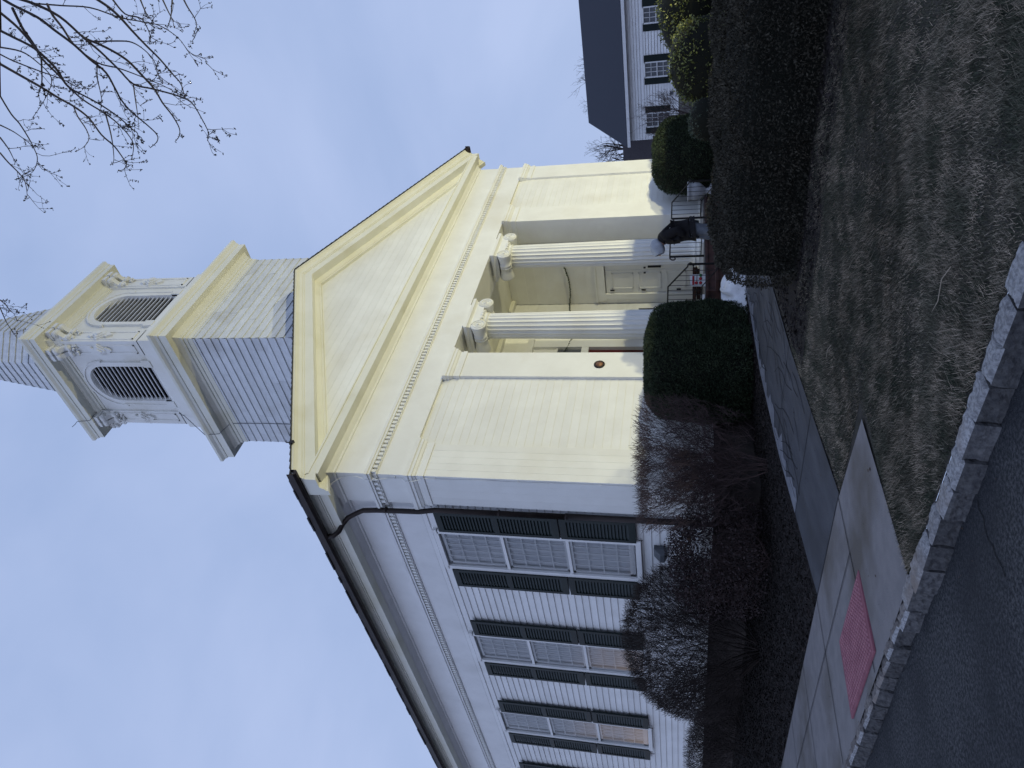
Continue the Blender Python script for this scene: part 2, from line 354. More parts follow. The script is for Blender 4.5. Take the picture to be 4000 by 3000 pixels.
# granite block kerb
b = MB(); y = -7.0
while y < 30:
    w = random.uniform(.21, .29); low = 0 if y < 4.75 else min(1, (y-4.75)/.5)
    zt = .165 + random.uniform(-.008, .012) - .012*low; x0 = 3.275 + random.uniform(-.015, .015) + (.04*low)
    x1 = 3.43 + random.uniform(-.012, .01)
    a = random.uniform(.004, .012); r = .02
    o = [random.uniform(-.012, .012) for _ in range(8)]
    y0, y1 = y+a, y+w-a
    vs = [(x0-.01+o[0], y0, -.03), (x1, y0, -.03), (x1, y1, -.03), (x0-.01+o[1], y1, -.03),
          (x0+o[2], y0, zt-r), (x1+o[3], y0, zt-r), (x1+o[4], y1, zt-r), (x0+o[5], y1, zt-r),
          (x0+r*1.2+o[2], y0+r, zt+o[6]*.5), (x1-r+o[3], y0+r, zt), (x1-r+o[4], y1-r, zt+o[7]*.5), (x0+r*1.2+o[5], y1-r, zt)]
    fs = [(i, (i+1) % 4, 4+(i+1) % 4, 4+i) for i in range(4)] + [(4+i, 4+(i+1) % 4, 8+(i+1) % 4, 8+i) for i in range(4)] + [(8, 9, 10, 11)]
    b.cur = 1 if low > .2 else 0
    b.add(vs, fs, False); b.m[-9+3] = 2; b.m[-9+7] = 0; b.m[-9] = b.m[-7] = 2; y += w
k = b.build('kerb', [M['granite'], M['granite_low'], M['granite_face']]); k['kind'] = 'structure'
sd = k.modifiers.new('sub', 'SUBSURF'); sd.subdivision_type = 'SIMPLE'; sd.levels = sd.render_levels = 3
tx = bpy.data.textures.new('rough', 'CLOUDS'); tx.noise_scale = .06
dm = k.modifiers.new('rough', 'DISPLACE'); dm.texture = tx; dm.strength = .034; dm.texture_coords = 'LOCAL'
# tactile panel with its domes
t = empty('tactile_panel', (3.52, 6.04, .172), 'pink tactile warning panel set in the sidewalk corner by the kerb', 'paving panel')
b = MB(); b.box(0, .80, 0, 1.24, -.01, .010); b.build('panel', M['tactile'], t, bevel=.003)
b = MB()
for i in range(15):
    for j in range(22):
        b.lathe([(.017, .009), (.013, .019), (.006, .021)], (.05+i*.05, .08+j*.05, 0), 7)
o = b.build('raised_domes', M['tactile_worn'], t); o['kind'] = 'stuff'

# ------------------------------------------------------------------ church
X0, X1, Y0, YB, XC = 8.5, 21.6, 9.8, 34.0, 15.08
ch = empty('church', (X0, Y0, 0), 'white wooden church with a columned porch and a square louvred steeple', 'church')
OFF = Vector((-X0, -Y0, 0))
def cb(b, name, m, parent=ch, **k):
    """children of the church are written in place coordinates"""
    o = b.build(name, m, parent, **k)
    if parent is ch: o.location = OFF
    return o
def clap(b, face, p, a0, a1, z0, z1, step, lip, holes=(), joint=0.0):
    def P(a, o, z):
        return {'-y': (a, p-o, z), '+y': (a, p+o, z), '-x': (p-o, a, z), '+x': (p+o, a, z)}[face]
    nrow = int(math.ceil((z1-z0)/step - 1e-6))
    for r in range(nrow):
        ra, rb = z0+r*step, min(z1, z0+(r+1)*step)
        cuts = sorted(set([ra, rb] + [h for H in holes for h in (H[2], H[3]) if ra < h < rb]))
        for za, zb in zip(cuts[:-1], cuts[1:]):
            iv = [(a0, a1)]
            for h0, h1, hz0, hz1 in holes:
                if hz0 < (za+zb)/2 < hz1:
                    nv = []
                    for s, e in iv:
                        if h1 <= s or h0 >= e: nv.append((s, e)); continue
                        if s < h0: nv.append((s, h0))
                        if h1 < e: nv.append((h1, e))
                    iv = nv
            for s, e in iv:
                segs = [(s, e)]
                if joint:
                    segs = []; x = s + random.uniform(.2, joint)
                    st = s
                    while x < e-.15: segs.append((st, x-.002)); st = x+.002; x += random.uniform(joint*.6, joint*1.4)
                    segs.append((st, e))
                for s2, e2 in segs:
                    j = random.uniform(0, lip*.3) if joint else 0
                    la = (lip+j)*(1-(za-ra)/step); lb = (lip+j)*(1-(zb-ra)/step)
                    b.add([P(s2, la, za), P(e2, la, za), P(e2, lb, zb), P(s2, lb, zb), P(s2, -.01, za), P(e2, -.01, za)],
                          [(0, 1, 2, 3), (0, 4, 5, 1)], False)
ZF = 1.26          # underside of the water table
# foundation
b = MB(); b.box(X0+.03, X1-.03, Y0+.05, 12.70, -.3, ZF) if False else None
for a in ((X0+.04, 12.13, Y0+.05, YB), (18.11, X1-.04, Y0+.05, YB), (12.13, 18.11, 12.72, YB)):
    b.box(*a, -.3, ZF)
b.each('foundation', M['found'], ch, OFF)
# water table boards (left block, right block)
b = MB()
for a in ((X0, 12.15, Y0, 14), (18.09, X1, Y0, 14)): b.sweep([(-.02, ZF), (.035, ZF), (.035, ZF+.16), (.06, ZF+.17), (.06, ZF+.20), (-.02, ZF+.23)], *a)
b.box(X0-.035, X0+.05, 14.03, YB, ZF, ZF+.2)
b.each('water_table', M['paint'], ch, OFF)
# front walls between the pilasters
b = MB()
clap(b, '-y', Y0+.07, X0+.4, 12.0, 1.45, 6.95, .165, .007)
cb(b, 'front_wall', M['paint'])
b = MB()
clap(b, '-y', Y0+.07, 18.2, X1-.4, 1.45, 6.95, .165, .007)
cb(b, 'front_wall', M['paint'])
# side wall with clapboards, openings for the tall windows
WY = [12.10+3.92*i for i in range(6)]; WZ0, WZ1 = 2.66, 6.62
b = MB()
clap(b, '-x', X0+.09, Y0+.6, YB, 1.45, 6.90, .152, .022, [(y-.6, y+.6, WZ0, WZ1) for y in WY])
cb(b, 'side_wall', M['paint_side'])
b = MB()
clap(b, '+x', X1-.09, Y0+.6, YB, 1.45, 6.90, .152, .022)
b.box(X0+.1, X1-.1, YB-.2, YB, ZF, 8.4)
cb(b, 'rear_wall', M['paint_side'])
# dark room behind the windows
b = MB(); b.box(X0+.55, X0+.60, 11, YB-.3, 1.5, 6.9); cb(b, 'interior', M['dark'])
# pilasters with base and capital
PIL = [(X0, 9.33, Y0, 10.62), (11.37, 12.17, Y0, 10.5), (18.07, 18.87, Y0, 10.5), (20.79, X1, Y0, 10.62)]
for i, (a, c, e, f) in enumerate(PIL):
    b = MB()
    # vertical board seams: shaft made of boards
    n = 5 if i == 0 else 1
    w = (c-a)/n
    for q in range(n): b.box(a+q*w+(.0015 if q else 0), a+(q+1)*w-(.0015 if q < n-1 else 0), e, e+.2, 1.46, 6.55)
    if i in (0, 3):
        n = 3; w = (f-e-.2)/n
        for q in range(n): b.box(a+.0, c, e+.2+q*w+.0015, e+.2+(q+1)*w, 1.46, 6.55)
    else: b.box(a, c, e+.2, f, 1.46, 6.55)
    p = cb(b, 'pilaster', M['paint'], bevel=0)
    b = MB()
    prof = [(.0, 6.50), (.022, 6.51), (.022, 6.60), (.012, 6.61), (.012, 6.66), (.03, 6.675), (.05, 6.72), (.065, 6.73), (.065, 6.78), (.085, 6.80), (.085, 6.875)]
    b.sweep(prof, a, c, e, f); b.box(a-.085, c+.085, e-.085, f, 6.874, 6.876)
    b.build('pilaster_capital', M['paint'], p)
# main entablature: ring B round the nave, ring A breaks forward over the front
def entab(b, x0, x1, y0, y1, k=0.0, inn=-.3):
    e = [(inn, 6.88), (.0, 6.88), (.0, 7.44), (.03, 7.45), (.03, 7.465), (.0, 7.465), (.0, 7.555), (.075, 7.56), (.075, 7.60), (.095, 7.61), (.095, 7.66), (.055, 7.69), (.0, 7.70),
         (.0, 8.30), (.035, 8.31), (.035, 8.35), (.09+k, 8.39), (.13+k, 8.43)]
    b.sweep(e, x0, x1, y0, y1)
b = MB(); entab(b, X0, X1, Y0, 10.62); b.box(X0+.3, X1-.3, Y0+.25, 10.64, 6.881, 8.4)
cb(b, 'entablature', M['paint'])
b = MB(); entab(b, X0+.08, X1-.08, 10.63, YB, .08, -.1); cb(b, 'side_entablature', M['paint_side'])
b = MB()
def dentils(along, fixed, a0, a1, sgn):
    n = int((a1-a0)/.11); pl = []
    for i in range(n+1):
        a = a0 + i*(a1-a0)/n; pl += [(a-.031, .003), (a-.031, .056), (a+.031, .056), (a+.031, .003)]
    vs = []
    for z in (7.463, 7.557):
        for a, o in pl: vs.append((a, fixed-o, z) if along == 'x' else (fixed+sgn*o, a, z))
    k = len(pl); b = MB(); b.add(vs, [(i, i+1, k+i+1, k+i) for i in range(k-1)] + [(4*i, 4*i+1, 4*i+2, 4*i+3) for i in range(n+1)] + [(k+4*i, k+4*i+1, k+4*i+2, k+4*i+3) for i in range(n+1)], False)
    cb(b, 'dentil_row', M['paint'])
dentils('x', Y0, X0+.04, X1-.04, -1); dentils('y', X0, Y0+.1, 10.55, -1)
dentils('y', X0+.08, 10.72, YB-.2, -1); dentils('y', X1, Y0+.1, 10.55, 1)
# horizontal cornice all round
b = MB()
b.sweep([(.10, 8.425), (.34, 8.425), (.34, 8.60), (.36, 8.605), (.36, 8.635), (.0, 8.66), (-.2, 8.66)], X0, X1, Y0, YB)
cb(b, 'cornice', M['soffit'])
# side crown mouldings, gutters
b = MB()
for s, x in ((-1, X0), (1, X1)):
    P = [(.33, 8.636), (.37, 8.64), (.41, 8.70), (.47, 8.755), (.47, 8.80), (.2, 8.80)]
    vs = [(x+s*o_, y, z) for y in (Y0-.36, YB) for o_, z in P]; n = len(P)
    b.add(vs, [(i, i+1, n+i+1, n+i) for i in range(n-1)], False)
b.each('crown_moulding', M['soffit'], ch, OFF)
b = MB()
for s, x in ((-1, X0-.47), (1, X1+.47)):
    P = [(0, 8.86), (0, 8.73), (.03, 8.70), (.09, 8.695), (.13, 8.74), (.135, 8.87), (.125, 8.87), (.11, 8.78), (.08, 8.75), (.01, 8.77)]
    vs = [(x+s*o_, y, z) for y in (Y0-.57, YB) for o_, z in P]; n = len(P)
    b.add(vs, [(i, (i+1) % n, n+(i+1) % n, n+i) for i in range(n)] + [tuple(range(n)), tuple(range(n, 2*n))], False)
b.each('gutter', M['copper'], ch, OFF)
# pediment: tympanum boards and raking cornices
ZA = 11.92; SL = .432
b = MB()
for r in range(15):
    za, zb = 8.64+r*.19, 8.64+(r+1)*.19-.004
    ha = (ZA-.5-za)/SL; hb = (ZA-.5-zb)/SL
    if hb < 0: hb = 0
    b.prism([(XC-ha, Y0+.03, za), (XC+ha, Y0+.03, za), (XC+hb, Y0+.03, zb), (XC-hb, Y0+.03, zb)], (0, .03, 0))
b.prism([(X0, Y0+.05, 8.6), (X1, Y0+.05, 8.6), (XC, Y0+.05, ZA-.3)], (0, .05, 0))
cb(b, 'tympanum', M['paint'])
b = MB()
RP = [(-.08, -.62), (.045, -.62), (.045, -.575), (.07, -.56), (.10, -.52), (.13, -.46), (.345, -.46), (.345, -.235), (.365, -.23), (.365, -.20), (.385, -.19), (.41, -.12), (.46, -.07), (.49, -.055), (.49, -.015), (-.1, -.015)]
for s, xe in ((-1, X0-.50), (1, X1+.50)):
    n = len(RP); vs = []
    for o_, h in RP: vs.append((XC, Y0-o_, ZA+h))
    for o_, h in RP: vs.append((xe, Y0-o_, ZA-SL*abs(xe-XC)+h))
    b.add(vs, [(i, i+1, n+i+1, n+i) for i in range(n-1)] + [tuple(range(n, 2*n))], False)
cb(b, 'raking_cornice', M['soffit'])
# roof: shingled courses
b = MB()
for s, xe in ((-1, X0-.56), (1, X1+.56)):
    n = 42
    for i in range(n):
        t0, t1 = i/n, (i+1)/n; xa, xb = XC+(xe-XC)*t0, XC+(xe-XC)*t1
        za, zb = ZA-SL*abs(xa-XC)+.0, ZA-SL*abs(xb-XC)+.022
        b.prism([(xa, Y0-.52, za-.012), (xb, Y0-.52, zb-.034), (xb, Y0-.52, zb), (xa, Y0-.52, za)], (0, YB-Y0+.8, 0))
cb(b, 'roof', M['roof'])
# ragged slate ends above the gutter
b = MB()
y = Y0-.4
while y < YB:
    w = random.uniform(.2, .5); b.box(X0-.60-random.uniform(0, .03), X0-.45, y, y+w-.01, 8.862, 8.885+random.uniform(0, .012)); y += w
cb(b, 'slate_edge', M['roof'])
# porch: ceiling, back wall, side walls, floor
b = MB(); b.box(12.17, 18.07, 10.50, 12.7, 7.02, 7.06); b.box(12.17, 18.07, 10.55, 10.8, 6.90, 7.02); b.box(12.17, 18.07, 12.5, 12.66, 6.9, 7.02)
cb(b, 'porch_ceiling', M['soffit'])
b = MB()
clap(b, '-y', 12.68, 12.17, 18.07, 1.40, 7.02, .30, .008, [(14.15, 16.02, 1.3, 6.2)])
cb(b, 'porch_back_wall', M['paint'])
b = MB()
clap(b, '-x', 18.09, 10.5, 12.68, 1.40, 7.02, .30, .008, [(11.22, 12.32, 1.3, 4.15)])
cb(b, 'porch_right_wall', M['paint'])
b = MB()
clap(b, '+x', 12.15, 10.5, 12.68, 1.40, 7.02, .30, .008)
cb(b, 'porch_left_wall', M['paint'])
b = MB(); b.box(12.17, 18.07, 9.62, 12.70, .4, 1.37); b.box(12.10, 18.14, 9.55, 12.70, 1.30, 1.372)
cb(b, 'porch_floor', M['stone'])
# right-hand porch door (in the side wall)
dr = MB(); dr.box(18.10, 18.15, 11.24, 12.30, 1.62, 4.10)
for z0, z1 in ((1.80, 2.35), (2.50, 3.15), (3.30, 3.92)):
    for y0, y1 in ((11.62, 12.16),): 
        for a in ((y0, y1, z0, z0+.03), (y0, y1, z1-.03, z1), (y0, y0+.03, z0, z1), (y1-.03, y1, z0, z1)): dr.box(18.082, 18.11, a[0], a[1], a[2], a[3])
dr.box(18.086, 18.1, 11.525, 11.545, 1.62, 4.10)
do = cb(dr, 'porch_door', M['paint'])
b = MB(); b.box(18.04, 18.09, 11.385, 11.435, 2.50, 2.87); b.build('push_plate', M['black'], do)
b = MB(); b.box(18.05, 18.09, 11.43, 11.46, 2.93, 2.99); b.box(18.05, 18.09, 11.60, 11.63, 2.93, 2.99); b.each('lock', M['black'], do)
b = MB(); b.box(18.06, 18.10, 12.20, 12.225, 2.95, 3.07); b.box(18.06, 18.10, 12.20, 12.225, 3.86, 3.98); b.box(18.06, 18.10, 12.20, 12.225, 1.95, 2.07); b.each('hinge', M['black'], do)
b = MB(); b.box(18.02, 18.10, 11.06, 11.23, 1.4, 4.12); b.box(18.02, 18.10, 12.31, 12.48, 1.4, 4.12); b.box(18.02, 18.10, 11.0, 12.54, 4.12, 4.36); b.box(17.98, 18.10, 10.97, 12.57, 4.36, 4.40)
cb(b, 'door_surround', M['paint'])
b = MB(); b.box(17.80, 18.08, 11.10, 12.44, 1.52, 1.62); b.box(17.86, 18.08, 11.10, 12.44, 1.40, 1.50); cb(b, 'door_step', M['brown'])
# red centre door with white surround and overdoor
b = MB(); b.box(14.26, 15.90, 12.72, 12.78, 1.45, 4.42)
for x in (14.36, 15.12):
    for z0, z1 in ((1.6, 2.4), (2.55, 3.3), (3.45, 4.3)): b.box(x, x+.66, 12.70, 12.72, z0, z1)
rd = cb(b, 'red_door', M['red'])
b = MB(); b.box(15.0, 15.04, 12.66, 12.70, 2.5, 2.75); b.build('handle', M['black'], rd)
b = MB(); b.box(14.0, 14.26, 12.60, 12.72, 1.37, 6.15); b.box(15.90, 16.19, 12.60, 12.72, 1.37, 6.15); b.box(14.26, 15.9, 12.61, 12.72, 4.42, 4.62); b.box(13.95, 16.24, 12.56, 12.72, 6.0, 6.18)
for x in (14.26, 14.67, 15.08, 15.49): b.box(x, x+.05, 12.66, 12.72, 4.62, 6.0)
b.box(14.26, 15.9, 12.665, 12.72, 5.3, 5.35); b.box(14.26, 15.9, 12.70, 12.72, 5.35, 6.0)
cb(b, 'door_surround', M['paint'])
b = MB(); b.box(14.26, 15.9, 12.70, 12.73, 4.62, 5.3); cb(b, 'transom_glass', M['glass'])
# evergreen string looped across the porch
b = MB(); pts = []
g0, g1, g2 = Vector((18.04, 10.9, 5.42)), Vector((18.02, 12.6, 5.22)), Vector((12.2, 12.62, 5.1))
for i in range(41): t = i/40; p = g0.lerp(g1, t); p.z -= .14*math.sin(math.pi*t); pts.append(p)
for i in range(81): t = i/80; p = g1.lerp(g2, t); p.z -= .25*math.sin(2*math.pi*t)**2; pts.append(p)
b.tube(pts, .010, 4)
for p in pts:
    for q in range(3): b.obox(p+Vector((random.uniform(-.015, .015), random.uniform(-.015, .015), random.uniform(-.02, .02))), (1, random.random(), .3), (0, 1, random.random()), (0, 0, 1), .012, .007, .012)
cb(b, 'garland', M['green_wire'])
b = MB(); b.box(17.7, 17.73, 12.62, 12.66, 2.7, 3.15); b.tube([(17.715, 12.60, 2.72), (17.715, 12.55, 2.66), (17.715, 12.58, 2.60)], .012); cb(b, 'iron_hook', M['black'])
# columns
def spiral(b, c, r, sgn, y):
    pts = []; rr = []
    for i in range(44):
        t = i/43; a = math.pi/2 + sgn*t*2*math.pi*2.4; q = r*(1-.82*t)
        pts.append((c[0]+q*math.cos(a), y, c[1]+q*math.sin(a))); rr.append(.014*(1-.5*t))
    b.tube(pts, rr, 5)
for xc in (13.56, 16.68):
    yc = 10.10; zb, zt = 1.62, 6.36; NF = 20; b = MB(); rings = 9; per = NF*6; vs = []
    for i in range(rings):
        t = i/(rings-1); z = zb+(zt-zb)*t; r = .345-.05*t**1.5
        for j in range(per):
            a = 2*math.pi*j/per; u = (j % 6)/6
            dep = 0 if (j % 6) == 0 else .030*math.sin(math.pi*(u))**.6
            if i in (0, rings-1): dep = 0
            vs.append((xc+(r-dep)*math.cos(a), yc+(r-dep)*math.sin(a), z+(.05 if i == 1 else -.05 if i == rings-2 else 0)*0))
    fs = [(i*per+j, i*per+(j+1) % per, (i+1)*per+(j+1) % per, (i+1)*per+j) for i in range(rings-1) for j in range(per)]
    # keep the first and last ring close to their neighbours so the flutes run nearly full height
    vs2 = []
    for i in range(rings):
        for j in range(per):
            v = vs[i*per+j]; z = v[2]
            if i == 1: z = zb+.10
            if i == rings-2: z = zt-.08
            vs2.append((v[0], v[1], z))
    b.add(vs2, fs, True)
    c_ = cb(b, 'column', M['paint'])
    for p_ in c_.data.polygons: p_.use_smooth = False
    b = MB(); b.box(xc-.47, xc+.47, yc-.47, yc+.47, 1.372, 1.45)
    b.lathe([(.45, 1.45), (.47, 1.475), (.45, 1.51), (.41, 1.52), (.40, 1.55), (.425, 1.57), (.41, 1.60), (.37, 1.61), (.35, 1.63)], (xc, yc, 0), 32)
    b.build('column_base', M['paint'], c_)
    b = MB()
    b.lathe([(.30, 6.34), (.325, 6.35), (.325, 6.375), (.30, 6.38), (.31, 6.40), (.37, 6.45), (.38, 6.50)], (xc, yc, 0), 32)
    for j in range(26):        # egg and dart
        a = 2*math.pi*j/26; b.lathe([(.008, -.035), (.026, -.01), (.026, .02), (.01, .035)], (xc+.365*math.cos(a), yc+.365*math.sin(a), 6.455), 6)
    for s in (-1, 1):
        cx_, cz_, r = xc+s*.44, 6.475, .185
        # bolster: a waisted drum running front to back, with a double belt
        pr = [(r*.96, -.37), (r, -.36), (r, -.33), (r*.86, -.2), (r*.76, -.06), (r*.86, -.05), (r*.86, -.02), (r*.78, -.015), (r*.78, .015), (r*.86, .02), (r*.86, .05), (r*.76, .06), (r*.86, .2), (r, .33), (r, .36), (r*.96, .37)]
        b.lathe(pr, (cx_, yc, cz_), 28, axis='y')
        for y in (yc-.375, yc+.375): spiral(b, (cx_, cz_), r*.92, s, y)
        for y in (yc-.378, yc+.378): b.lathe([(.0, -.012), (.03, -.01), (.03, .01), (.0, .012)], (cx_, y, cz_), 12, axis='y', closed=False)
    for y0_, y1_ in ((yc-.365, yc-.30), (yc+.30, yc+.365)):      # canalis sagging between the scrolls
        n = 10; top = [(xc-.44+.88*i/n, y0_, 6.655) for i in range(n+1)]; bot = [(xc-.44+.88*i/n, y0_, 6.50-.03*math.sin(math.pi*i/n)) for i in range(n+1)]
        b.prism(top+bot[::-1], (0, y1_-y0_, 0))
    b.sweep([(-.3, 6.655), (.0, 6.655), (.02, 6.69), (.055, 6.72), (.075, 6.73), (.075, 6.80), (-.3, 6.80)], xc-.50, xc+.50, yc-.33, yc+.33)
    b.box(xc-.42, xc+.42, yc-.32, yc+.32, 6.8, 6.878)
    b.build('column_capital', M['paint'], c_)
# bronze medallion and a conduit down the corner
b = MB(); b.lathe([(.115, .02), (.115, -.01), (.09, -.02), (.085, -.008), (.02, -.012), (.0, -.012)], (11.76, Y0-.01, 3.53), 28, axis='y'); md = cb(b, 'medallion', M['copper'])
b = MB(); b.lathe([(.078, -.014), (.06, -.024), (.0, -.028)], (11.76, Y0-.01, 3.53), 24, axis='y', closed=False); b.build('medallion_disc', M['bronze'], md)
b = MB()
cp = [(X0-.37, Y0-.2, 8.9), (X0-.36, Y0+.2, 8.72), (X0-.35, Y0+.25, 8.5), (X0-.12, Y0+.15, 8.36), (X0-.03, Y0+.10, 8.2), (X0-.02, Y0+.06, 7.9), (X0-.10, Y0+.06, 7.66), (X0-.10, Y0+.07, 7.56), (X0-.015, Y0+.08, 7.2), (X0-.02, Y0+.08, 6.95), (X0-.10, Y0+.07, 6.86), (X0-.10, Y0+.05, 6.7), (X0-.02, Y0+.05, 6.5)]
z = 6.0
while z > 1.4: cp.append((X0-.012, Y0+.05+random.uniform(-.012, .012), z)); z -= .6
b.tube(cp, .0075, 5)
for z in (6.3, 4.7, 3.2, 2.2, 7.1): b.obox((X0-.014, Y0+.06, z), (1, 0, 0), (0, 1, .4), (0, -.4, 1), .01, .03, .008)
cb(b, 'conduit', M['paint'])
# downspout
b = MB()
b.tube([(X0-.52, 11.17, 8.76), (X0-.50, 11.15, 8.60), (X0-.42, 11.10, 8.50), (X0-.30, 11.02, 8.44), (X0-.20, 10.93, 8.33), (X0-.14, 10.86, 8.16), (X0-.10, 10.80, 8.0), (X0-.09, 10.78, 7.7), (X0-.09, 10.76, 6.8), (X0-.04, 10.75, 6.5), (X0-.03, 10.75, 3.9)], .052, 10)
b.tube([(X0-.03, 10.75, 3.93), (X0-.03, 10.75, .9)], .058, 10)
for z in (7.5, 5.2, 3.9, 2.4): b.lathe([(.06, -.02), (.066, -.01), (.066, .01), (.06, .02)], (X0-.03 if z < 6 else X0-.09, 10.755, z), 10)
cb(b, 'downspout', M['copper'])
# vent and small lamp box on the side wall
b = MB(); b.box(X0-.04, X0+.08, 11.60, 11.78, 2.12, 2.32); b.prism([(X0-.04, 11.56, 2.32), (X0-.15, 11.60, 2.20), (X0-.15, 11.60, 2.12), (X0-.04, 11.56, 2.06)], (0, .24, 0)); cb(b, 'dryer_vent', M['grey_metal'], bevel=.008)
# tall side windows
def louvre_panel(b, y0, y1, z0, z1, x):
    n = int((z1-z0)/.062)
    for i in range(n):
        z = z0+(i+.5)*(z1-z0)/n
        b.add([(x-.010, y0, z-.036), (x-.010, y1, z-.036), (x+.018, y1, z+.034), (x+.018, y0, z+.034), (x-.017, y0, z-.033), (x-.017, y1, z-.033), (x+.011, y1, z+.038), (x+.011, y0, z+.038)],
              [(0, 1, 2, 3), (4, 7, 6, 5), (0, 4, 5, 1), (3, 2, 6, 7), (0, 3, 7, 4), (1, 5, 6, 2)], False)
for i, y in enumerate(WY):
    y0, y1 = y-.6, y+.6; b = MB(); x = X0
    b.box(x+.0, x+.16, y0-.05, y0+.05, WZ0-.02, WZ1+.02); b.box(x+.0, x+.16, y1-.05, y1+.05, WZ0-.02, WZ1+.02)
    b.box(x-.02, x+.16, y0-.08, y1+.08, WZ0-.10, WZ0); b.box(x+.0, x+.16, y0-.05, y1+.05, WZ1, WZ1+.10)
    H = (WZ1-WZ0)/3
    for k_ in (1, 2): b.box(x+.012, x+.10, y0+.05, y1-.05, WZ0+k_*H-.03, WZ0+k_*H+.03)
    wo = cb(b, 'window', M['paint_side'])
    b = MB()
    for k_ in range(3):
        za, zb = WZ0+k_*H+.03, WZ0+(k_+1)*H-.03; xx = x+.060+.012*k_
        b.box(xx, xx+.03, y0+.05, y0+.11, za, zb); b.box(xx, xx+.03, y1-.11, y1-.05, za, zb)
        b.box(xx, xx+.03, y0+.05, y1-.05, za, za+.06+(.05 if k_ == 0 else 0)); b.box(xx, xx+.03, y0+.05, y1-.05, zb-.05, zb)
        for c_ in range(1, 5): yy = y0+.11+c_*(y1-y0-.22)/5; b.box(xx+.004, xx+.026, yy-.011, yy+.011, za, zb)
        for r_ in range(1, 4): zz = za+.06+r_*(zb-za-.11)/4; b.box(xx+.006, xx+.024, y0+.11, y1-.11, zz-.011, zz+.011)
    b.build('sash', M['paint_side'], wo)
    b = MB(); b.add([(x+.045, y0+.05, WZ0+.01), (x+.045, y1-.05, WZ0+.01), (x+.045, y1-.05, WZ1-.01), (x+.045, y0+.05, WZ1-.01)], [(3, 2, 1, 0)], False); b.build('storm_glass', M['stormglass'], wo, fix=False)
    b = MB()
    n = 24; P0 = [(x+.15+.012*math.sin(q*1.9+i), y0+.0+1.2*q/n) for q in range(n+1)]
    for q in range(n): b.add([(P0[q][0], P0[q][1], WZ0), (P0[q+1][0], P0[q+1][1], WZ0), (P0[q+1][0], P0[q+1][1], WZ1), (P0[q][0], P0[q][1], WZ1)], [(0, 1, 2, 3)], True)
    b.build('shade', M['curtain'], wo)
    for s, (a, c_) in ((-1, (y0-.05-.60, y0-.05)), (1, (y1+.05, y1+.05+.60))):
        for za, zb, nm in ((4.10, 6.56, 2), (2.64, 4.07, 1)):
            b = MB(); t = .075; xs_ = X0-.01
            def bx(ya, yb, z0_, z1_): b.box(xs_-.02, xs_+.02, ya, yb, z0_, z1_)
            bx(a, a+t, za, zb); bx(c_-t, c_, za, zb); bx(a+t, c_-t, za, za+.13); bx(a+t, c_-t, zb-.13, zb)
            if nm == 2: bx(a+t, c_-t, (za+zb)/2-.05, (za+zb)/2+.05)
            zs = [(za+.13, (za+zb)/2-.05), ((za+zb)/2+.05, zb-.13)] if nm == 2 else [(za+.13, zb-.13)]
            for z0_, z1_ in zs: louvre_panel(b, a+t, c_-t, z0_, z1_, xs_)
            so = cb(b, 'shutter', M['shutter'])
            if s < 0: so.rotation_euler = (0, 0, 0)
            if nm == 1:
                b = MB(); yy = (c_-.12 if s < 0 else a+.12); b.tube([(xs_-.02, yy, za-.01), (xs_-.03, yy, za-.06), (xs_-.03, yy+.02, za-.10), (xs_-.03, yy-.01, za-.12)], .009, 5); b.build('shutter_dog', M['black'], so)
# ------------------------------------------------------------------ steeple
TX0, TX1, TY0, TY1 = 13.19, 17.01, 10.13, 13.93
b = MB()
for f, p, a0, a1 in (('-y', TY0, TX0, TX1), ('+y', TY1, TX0, TX1), ('-x', TX0, TY0, TY1), ('+x', TX1, TY0, TY1)):
    clap(b, f, p, a0-.012, a1+.012, 10.05, 14.42, .236, .024, (), 1.5)
b.box(TX0+.02, TX1-.02, TY0+.02, TY1-.02, 9.5, 14.4)
cb(b, 'tower', M['shake'])
b = MB()
b.sweep([(-.1, 14.36), (.03, 14.36), (.03, 14.50), (.05, 14.51), (.05, 14.60), (.08, 14.61), (.10, 14.68), (.16, 14.74), (.19, 14.78), (.36, 14.78), (.36, 15.0), (.38, 15.01), (.40, 15.08), (.46, 15.16), (.46, 15.24), (.40, 15.27), (-.36, 15.34)], TX0, TX1, TY0, TY1)
cb(b, 'tower_cornice', M['soffit'])
BX0, BX1, BY0, BY1 = 13.57, 16.63, 10.51, 13.57
b = MB(); b.sweep([(.12, 15.2), (.12, 16.36), (.09, 16.40), (.06, 16.42), (.06, 16.5), (-.2, 16.5)], BX0, BX1, BY0, BY1); cb(b, 'belfry_base', M['paint'])
def faces():
    """four belfry faces as functions (along, out, z) -> place"""
    return [lambda a, o, z: (BX0+a, BY0-o, z), lambda a, o, z: (BX0-o, BY0+a, z), lambda a, o, z: (BX1+o, BY0+a, z), lambda a, o, z: (BX0+a, BY1+o, z)]
W = BX1-BX0; AC = W/2; AR = .66; ZSP = 18.22; ZB0, ZB1 = 16.45, 19.44
